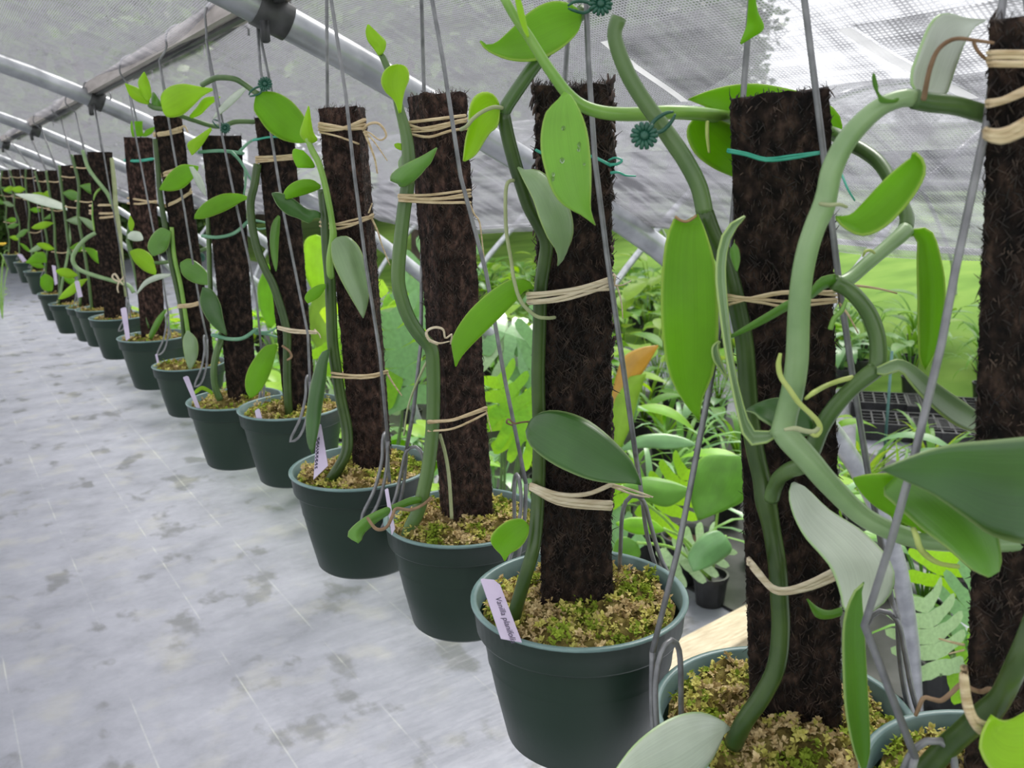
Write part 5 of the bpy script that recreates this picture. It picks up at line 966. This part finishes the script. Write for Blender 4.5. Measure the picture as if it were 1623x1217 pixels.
for x0, x1, y0, y1, stp, kinds, zone, grp, s in zones:
    y = y0; row = 0
    while y < y1:
        x = x0 + (stp / 2 if row % 2 else 0)
        while x < x1:
            px, py = x + rnd.uniform(-.07, .07), y + rnd.uniform(-.07, .07); a = math.degrees(math.atan2(px, py))
            keep = 3 < a < 65 and math.hypot(px - 4.45, (py - 2.75) * .9) > .75 and math.hypot(px - 2.15, py - 1.6) > .3 and math.hypot(px - 5.1, py - 3.1) > .5
            if keep and a > 62 - 4 * (px > 4): keep = rnd.random() < .6
            if keep: bed_plant(px, py, rnd.choice(kinds), zone, grp, s * rnd.uniform(.8, 1.1))
            x += stp
        y += stp; row += 1
for lab, l in BED.items():
    l.sort(key=lambda q: q[0])
    for k, (z, t) in enumerate(l): t['label'] = lab + (f', {ordw(k + 1)} back' if len(l) > 1 else '')
# featured leaves of the nearer plants behind the row
def feature(name, lab, cat, leaves, root, zabs):
    """leaves: (mat, L, R, z0, z1, fold, tilt); root pixel of the ground point"""
    g = floor_hit(*root)
    t = thing(name, lab, cat, g)
    copy_part('nursery_pot', POTM, t)
    for m_, L, R, z0, z1, fo_, ti in leaves:
        leaf(None, t, m_, L, R, z0 + zabs, z1 + zabs, 0, fo_, ti)
        b0 = P(*L[0], z0 + zabs); tube('petiole', [b0, (b0 + g) / 2 + Vector((.02, .02, .08)), g + Vector((0, 0, .09))], [.005, .005, .006], 'stem_lime', t, 8)
    return t
feature('orange_leaf_plant', 'broad leaved plant with one orange tinged leaf, seen right of the shaggy post', 'plant', [
    ('leaf_orange', [(966, 645), (975, 600), (988, 566), (1015, 551), (1043, 547)], [(970, 646), (1002, 612), (1023, 584), (1043, 549)], 0, .05, .2, .3),
    ('leaf_bed_yellow', [(968, 720), (966, 660), (975, 620), (990, 600), (1024, 592)], [(978, 722), (1000, 675), (1012, 630), (1024, 594)], -.03, .03, .2, .2),
    ('leaf_bed_blue', [(982, 712), (1010, 692), (1050, 687), (1085, 694), (1104, 704)], [(982, 716), (1020, 710), (1060, 712), (1104, 706)], -.05, -.05, .15, -.4),
    ('leaf_bed_blue', [(984, 690), (975, 660), (995, 630), (1014, 612)], [(988, 690), (1004, 665), (1012, 640), (1015, 614)], 0, .05, .15, .3)], (1000, 880), 3.1)
feature('lobed_leaf_plant', 'plant with large bright lobed leaves low between the two biggest posts', 'plant', [
    ('leaf_bed', [(1149, 736), (1138, 722), (1116, 723), (1098, 740), (1092, 765), (1094, 792), (1106, 824)], [(1152, 737), (1166, 721), (1188, 724), (1200, 745), (1196, 772), (1180, 793), (1160, 804), (1136, 814), (1108, 825)], 0, -.05, .2, 0),
    ('leaf_bed', [(985, 770), (1020, 756), (1060, 761), (1096, 775)], [(985, 774), (1020, 792), (1060, 803), (1097, 778)], -.05, -.1, .2, -.4),
    ('leaf_bed_blue', [(1150, 850), (1135, 840), (1110, 850), (1090, 880), (1098, 905)], [(1152, 852), (1160, 872), (1140, 890), (1120, 900), (1099, 906)], -.1, -.15, .2, .2),
    ('leaf_bed', [(1010, 860), (990, 850), (975, 860), (968, 900)], [(1012, 864), (1015, 880), (1000, 895), (970, 902)], -.1, -.1, .2, .2),
    ('leaf_bright', [(1052, 838), (1030, 822), (1000, 820), (976, 828)], [(1052, 842), (1035, 846), (1005, 846), (977, 832)], -.05, -.1, .2, -.3)], (1125, 955), 2.85)
feature('lime_leaf_plant', 'tall lime green broad leaved plant glowing behind the bow and oval leaf posts', 'plant', [
    ('leaf_lime', [(500, 470), (485, 440), (480, 410), (484, 380), (500, 372)], [(506, 470), (524, 440), (528, 405), (520, 382), (502, 372)], 0, 0, .2, .2),
    ('leaf_bright', [(425, 520), (412, 490), (408, 455), (420, 425), (430, 415)], [(430, 520), (450, 490), (455, 455), (446, 428), (431, 415)], 0, 0, .2, 0),
    ('leaf_bed_yellow', [(508, 560), (490, 530), (488, 500), (498, 470), (512, 455)], [(514, 560), (530, 535), (532, 500), (526, 470), (513, 456)], -.1, 0, .2, 0),
    ('leaf_lime', [(640, 560), (612, 540), (604, 510), (618, 480), (640, 470)], [(646, 560), (665, 540), (664, 505), (655, 482), (641, 470)], -.4, -.4, .2, 0)], (490, 785), 3.9)
# split leaved plants: one leaf mesh with lobes, each leaf a part
def split_leaf(mat):
    v = []; f = []; uv = []; K = 5
    for s in (-1, 1):
        for k in range(K):
            t0, t1 = k / K, (k + 1) / K; wide = .46 * math.sin(PI * (.20 + .66 * (k + .5) / K)) + .07; up_ = .06 + .22 * k / K; b_ = len(v)
            for q, (a, b) in enumerate(((0, 0), (.3, .0), (.45, .10), (.7, .09), (.88, .14), (1, .32))):
                w = wide * a * s; sh = up_ * a ** 1.3 - (.16 * a if k == 0 else 0); g_ = (t1 - t0) * b
                v += [(w, t0 + sh + g_, -.12 * a * a), (w, t1 + sh - g_ + (.16 * a * .4 if k == 0 else 0), -.12 * a * a)]; uv += [(.5 + .3 * a, t0), (.5 + .3 * a, t1)]
            for q in range(5): f.append((b_ + 2 * q, b_ + 2 * q + 1, b_ + 2 * q + 3, b_ + 2 * q + 2))
    me = mesh('leaf', v, f, uv); me.materials.append(M[mat]); me.polygons.foreach_set('use_smooth', [True] * len(me.polygons)); return me
SPL = [split_leaf(m_) for m_ in ('leaf_bed_blue', 'leaf_bright', 'leaf_grey', 'leaf_lime')]
def split_plant(lab, root, zabs, leaves):
    g = floor_hit(*root); t = thing('split_leaf_plant', lab, 'plant', g); copy_part('nursery_pot', POTM, t, 0, 1.3)
    for (x, y), size, ang, mi, zz, tl in leaves:
        c = P(x, y, zz); S_ = size * zz / F; a = math.radians(ang)
        yv = (CR * math.sin(a) + CU * math.cos(a)); nv = (-CF + CU * tl).normalized(); nv = (nv - yv * nv.dot(yv)).normalized(); xv = yv.cross(nv)
        mw = Matrix.Identity(4)
        for i in range(3): mw[i][0] = xv[i] * S_; mw[i][1] = yv[i] * S_; mw[i][2] = nv[i] * S_; mw[i][3] = c[i] - g[i]
        o = bpy.data.objects.new('leaf', SPL[mi]); COL.objects.link(o); o.parent = t; o.matrix_local = mw
        b0 = c; tube('petiole', [b0, (b0 + g) / 2 + Vector((.03, 0, .1)), g + Vector((0, 0, .1))], [.005, .005, .006], 'stem_mid', t, 8)
split_plant('pale split leaved plant with fingered leaves, behind the curved stem post', (610, 870), 3.3, [((560, 470), 140, 150, 3, 3.4, .5), ((655, 640), 150, -15, 0, 3.3, .3), ((575, 640), 150, 10, 2, 3.4, .3), ((640, 600), 130, -60, 1, 3.3, .5), ((545, 560), 120, 60, 1, 3.5, .3), ((650, 500), 130, 30, 0, 3.5, .4)])
split_plant('blue green split leaved plant between the square post and the shaggy post', (790, 930), 3.0, [((780, 520), 110, 110, 0, 3.0, .8), ((830, 610), 130, 30, 0, 2.95, .5), ((850, 560), 120, -70, 2, 3.0, .6), ((790, 640), 110, 130, 1, 2.9, .4), ((825, 700), 110, -20, 1, 2.9, .4)])
split_plant('split leaved plant low at the frame edge beside the nearest hoop foot', (1500, 1120), 1.75, [((1490, 1070), 125, -12, 2, 2.3, .4), ((1500, 1068), 110, 75, 1, 2.35, .5), ((1480, 930), 100, 20, 1, 2.5, .3), ((1505, 1000), 110, 40, 0, 2.4, .3)])
split_plant('glossy split leaved plant low beyond the big pot in full view', (1020, 890), 2.0, [((1000, 880), 110, -40, 0, 3.2, .8), ((1040, 830), 100, 30, 1, 3.15, .8), ((985, 800), 90, -20, 1, 3.2, .6), ((1060, 900), 90, 60, 2, 3.1, .7)])
# plank, black pot, conduits, trays, stake
a, b = floor_hit(1010, 1075, .09), floor_hit(1225, 960, .09); d = (b - a).normalized(); nn = Vector((-d.y, d.x, 0))
v, f = [], []; c = (a + b) / 2; box_geo((c.x, c.y, .045), (b - a).length, .14, .09, v, f, (d, nn, Vector((0, 0, 1))))
o = link('wood_plank', mesh('wood_plank', v, f), None, 'wood', False); bevel(o, .006); tag(o, 'weathered beige wooden plank on the ground behind the largest pots', 'plank')
g = floor_hit(1100, 975); t = thing('plant_pot', 'empty black plastic pot of soil standing behind the wooden plank', 'pot', (g.x + .18, g.y + .22, 0))
g = Vector((g.x + .18, g.y + .22, 0)); v, f = lathe([(.06, 0), (.075, 0), (.10, .17), (.106, .17), (.106, .19), (.096, .19), (.09, .15)], g, 36); link('pot_body', mesh('pot_body', v, f), t, 'pot_black')
v, f = lathe([(0, .155), (.05, .16), (.091, .15)], g, 30); link('soil', mesh('soil', v, f), t, 'soil')
for k, (q0, q1) in enumerate((((1440, 900), (1545, 965)), ((1440, 925), (1550, 992)), ((1448, 955), (1545, 1014)))):
    a, b = floor_hit(*q0, .03), floor_hit(*q1, .03); o = tube('conduit', [a, b], .028, 'conduit', None, 14, smooth=False)
    tag(o, ('far', 'middle', 'near')[k] + 'most of three grey conduits lying on the ground by the nearest hoop foot', 'conduit')
def tray(c, rz, lab):
    t = thing('seed_tray', lab, 'tray', (c.x, c.y, 0), 'black nursery trays'); t.rotation_euler.z = rz
    v, f = [], []; L_, W_, H_ = .54, .28, .10
    for sx_, sy_, lx, ly in ((0, 1, L_, .012), (0, -1, L_, .012), (1, 0, .012, W_), (-1, 0, .012, W_)): box_geo((sx_ * L_ / 2, sy_ * W_ / 2, H_ / 2), lx, ly, H_, v, f)
    box_geo((0, 0, .008), L_, W_, .012, v, f); o = bpy.data.objects.new('tray_body', mesh('tray_body', v, f)); o.data.materials.append(M['pot_black']); COL.objects.link(o); o.parent = t
    v, f = [], []
    for k in range(1, 8): box_geo((-L_ / 2 + L_ * k / 8, 0, H_ - .02), .008, W_, .035, v, f)
    for k in range(1, 4): box_geo((0, -W_ / 2 + W_ * k / 4, H_ - .02), L_, .008, .035, v, f)
    for k in range(9): box_geo((-L_ / 2 + L_ * k / 8, -W_ / 2 - .008, H_ / 2), .012, .008, H_, v, f)
    o = bpy.data.objects.new('cell_grid', mesh('cell_grid', v, f)); o.data.materials.append(M['pot_black']); COL.objects.link(o); o.parent = t
    v, f = [], []; box_geo((0, 0, .045), L_ - .03, W_ - .03, .05, v, f); o = bpy.data.objects.new('soil', mesh('soil', v, f)); o.data.materials.append(M['soil']); COL.objects.link(o); o.parent = t
for k, (x, y, lab) in enumerate(((1440, 690, 'black seed tray at the front of the far bed, left of two'), (1530, 704, 'black seed tray at the front of the far bed, beside the edge post'), (1420, 655, 'black seed tray second row back in the far bed'), (1510, 662, 'black seed tray second row back in the far bed, beside the edge post'))):
    g = floor_hit(x, y); tray(g, math.radians(-52), lab)
g = floor_hit(1400, 742); o = tube('plant_stake', [g, g + Vector((0, 0, .62))], .007, 'stake_teal', None, 8, smooth=False); tag(o, 'thin teal plant stake standing upright in front of the trays', 'stake')
v, f = [], []; box_geo((3.15, 4.7, .004), 1.9, 8.2, .012, v, f); o = link('ground_mat', mesh('ground_mat', v, f), None, 'pot_black', False); tag(o, 'black ground mat under the plants of the middle bed', 'mat')
g = floor_hit(4, 505); t = thing('weed', 'thin trailing weed with a small yellow bloom at the far left end of the aisle', 'plant', g)
rnd = random.Random(3)
for k in range(6):
    d = Vector((rnd.uniform(-.1, .22), rnd.uniform(-.2, .2), 0)); h = rnd.uniform(.45, .85)
    tube('stem', [g, g + d * .4 + Vector((0, 0, h * .6)), g + d + Vector((0, 0, h)), g + d * 1.7 + Vector((0, 0, h * .75))], [.006, .005, .004, .003], 'stem_lime', t, 6)
    for q in range(2):
        o = copy_part('leaf', BROAD[rnd.choice((0, 2))], t, rnd.uniform(0, 6), .3, tuple(d * (.3 + .3 * q) + Vector((0, 0, h * (.35 + .18 * q) - .1))))
v, f = lathe([(0, 0), (.03, .012), (.05, .03), (.03, .02), (0, .018)], g + Vector((.12, 0, .86)), 12); link('bloom', mesh('bloom', v, f), t, 'flower_yellow')
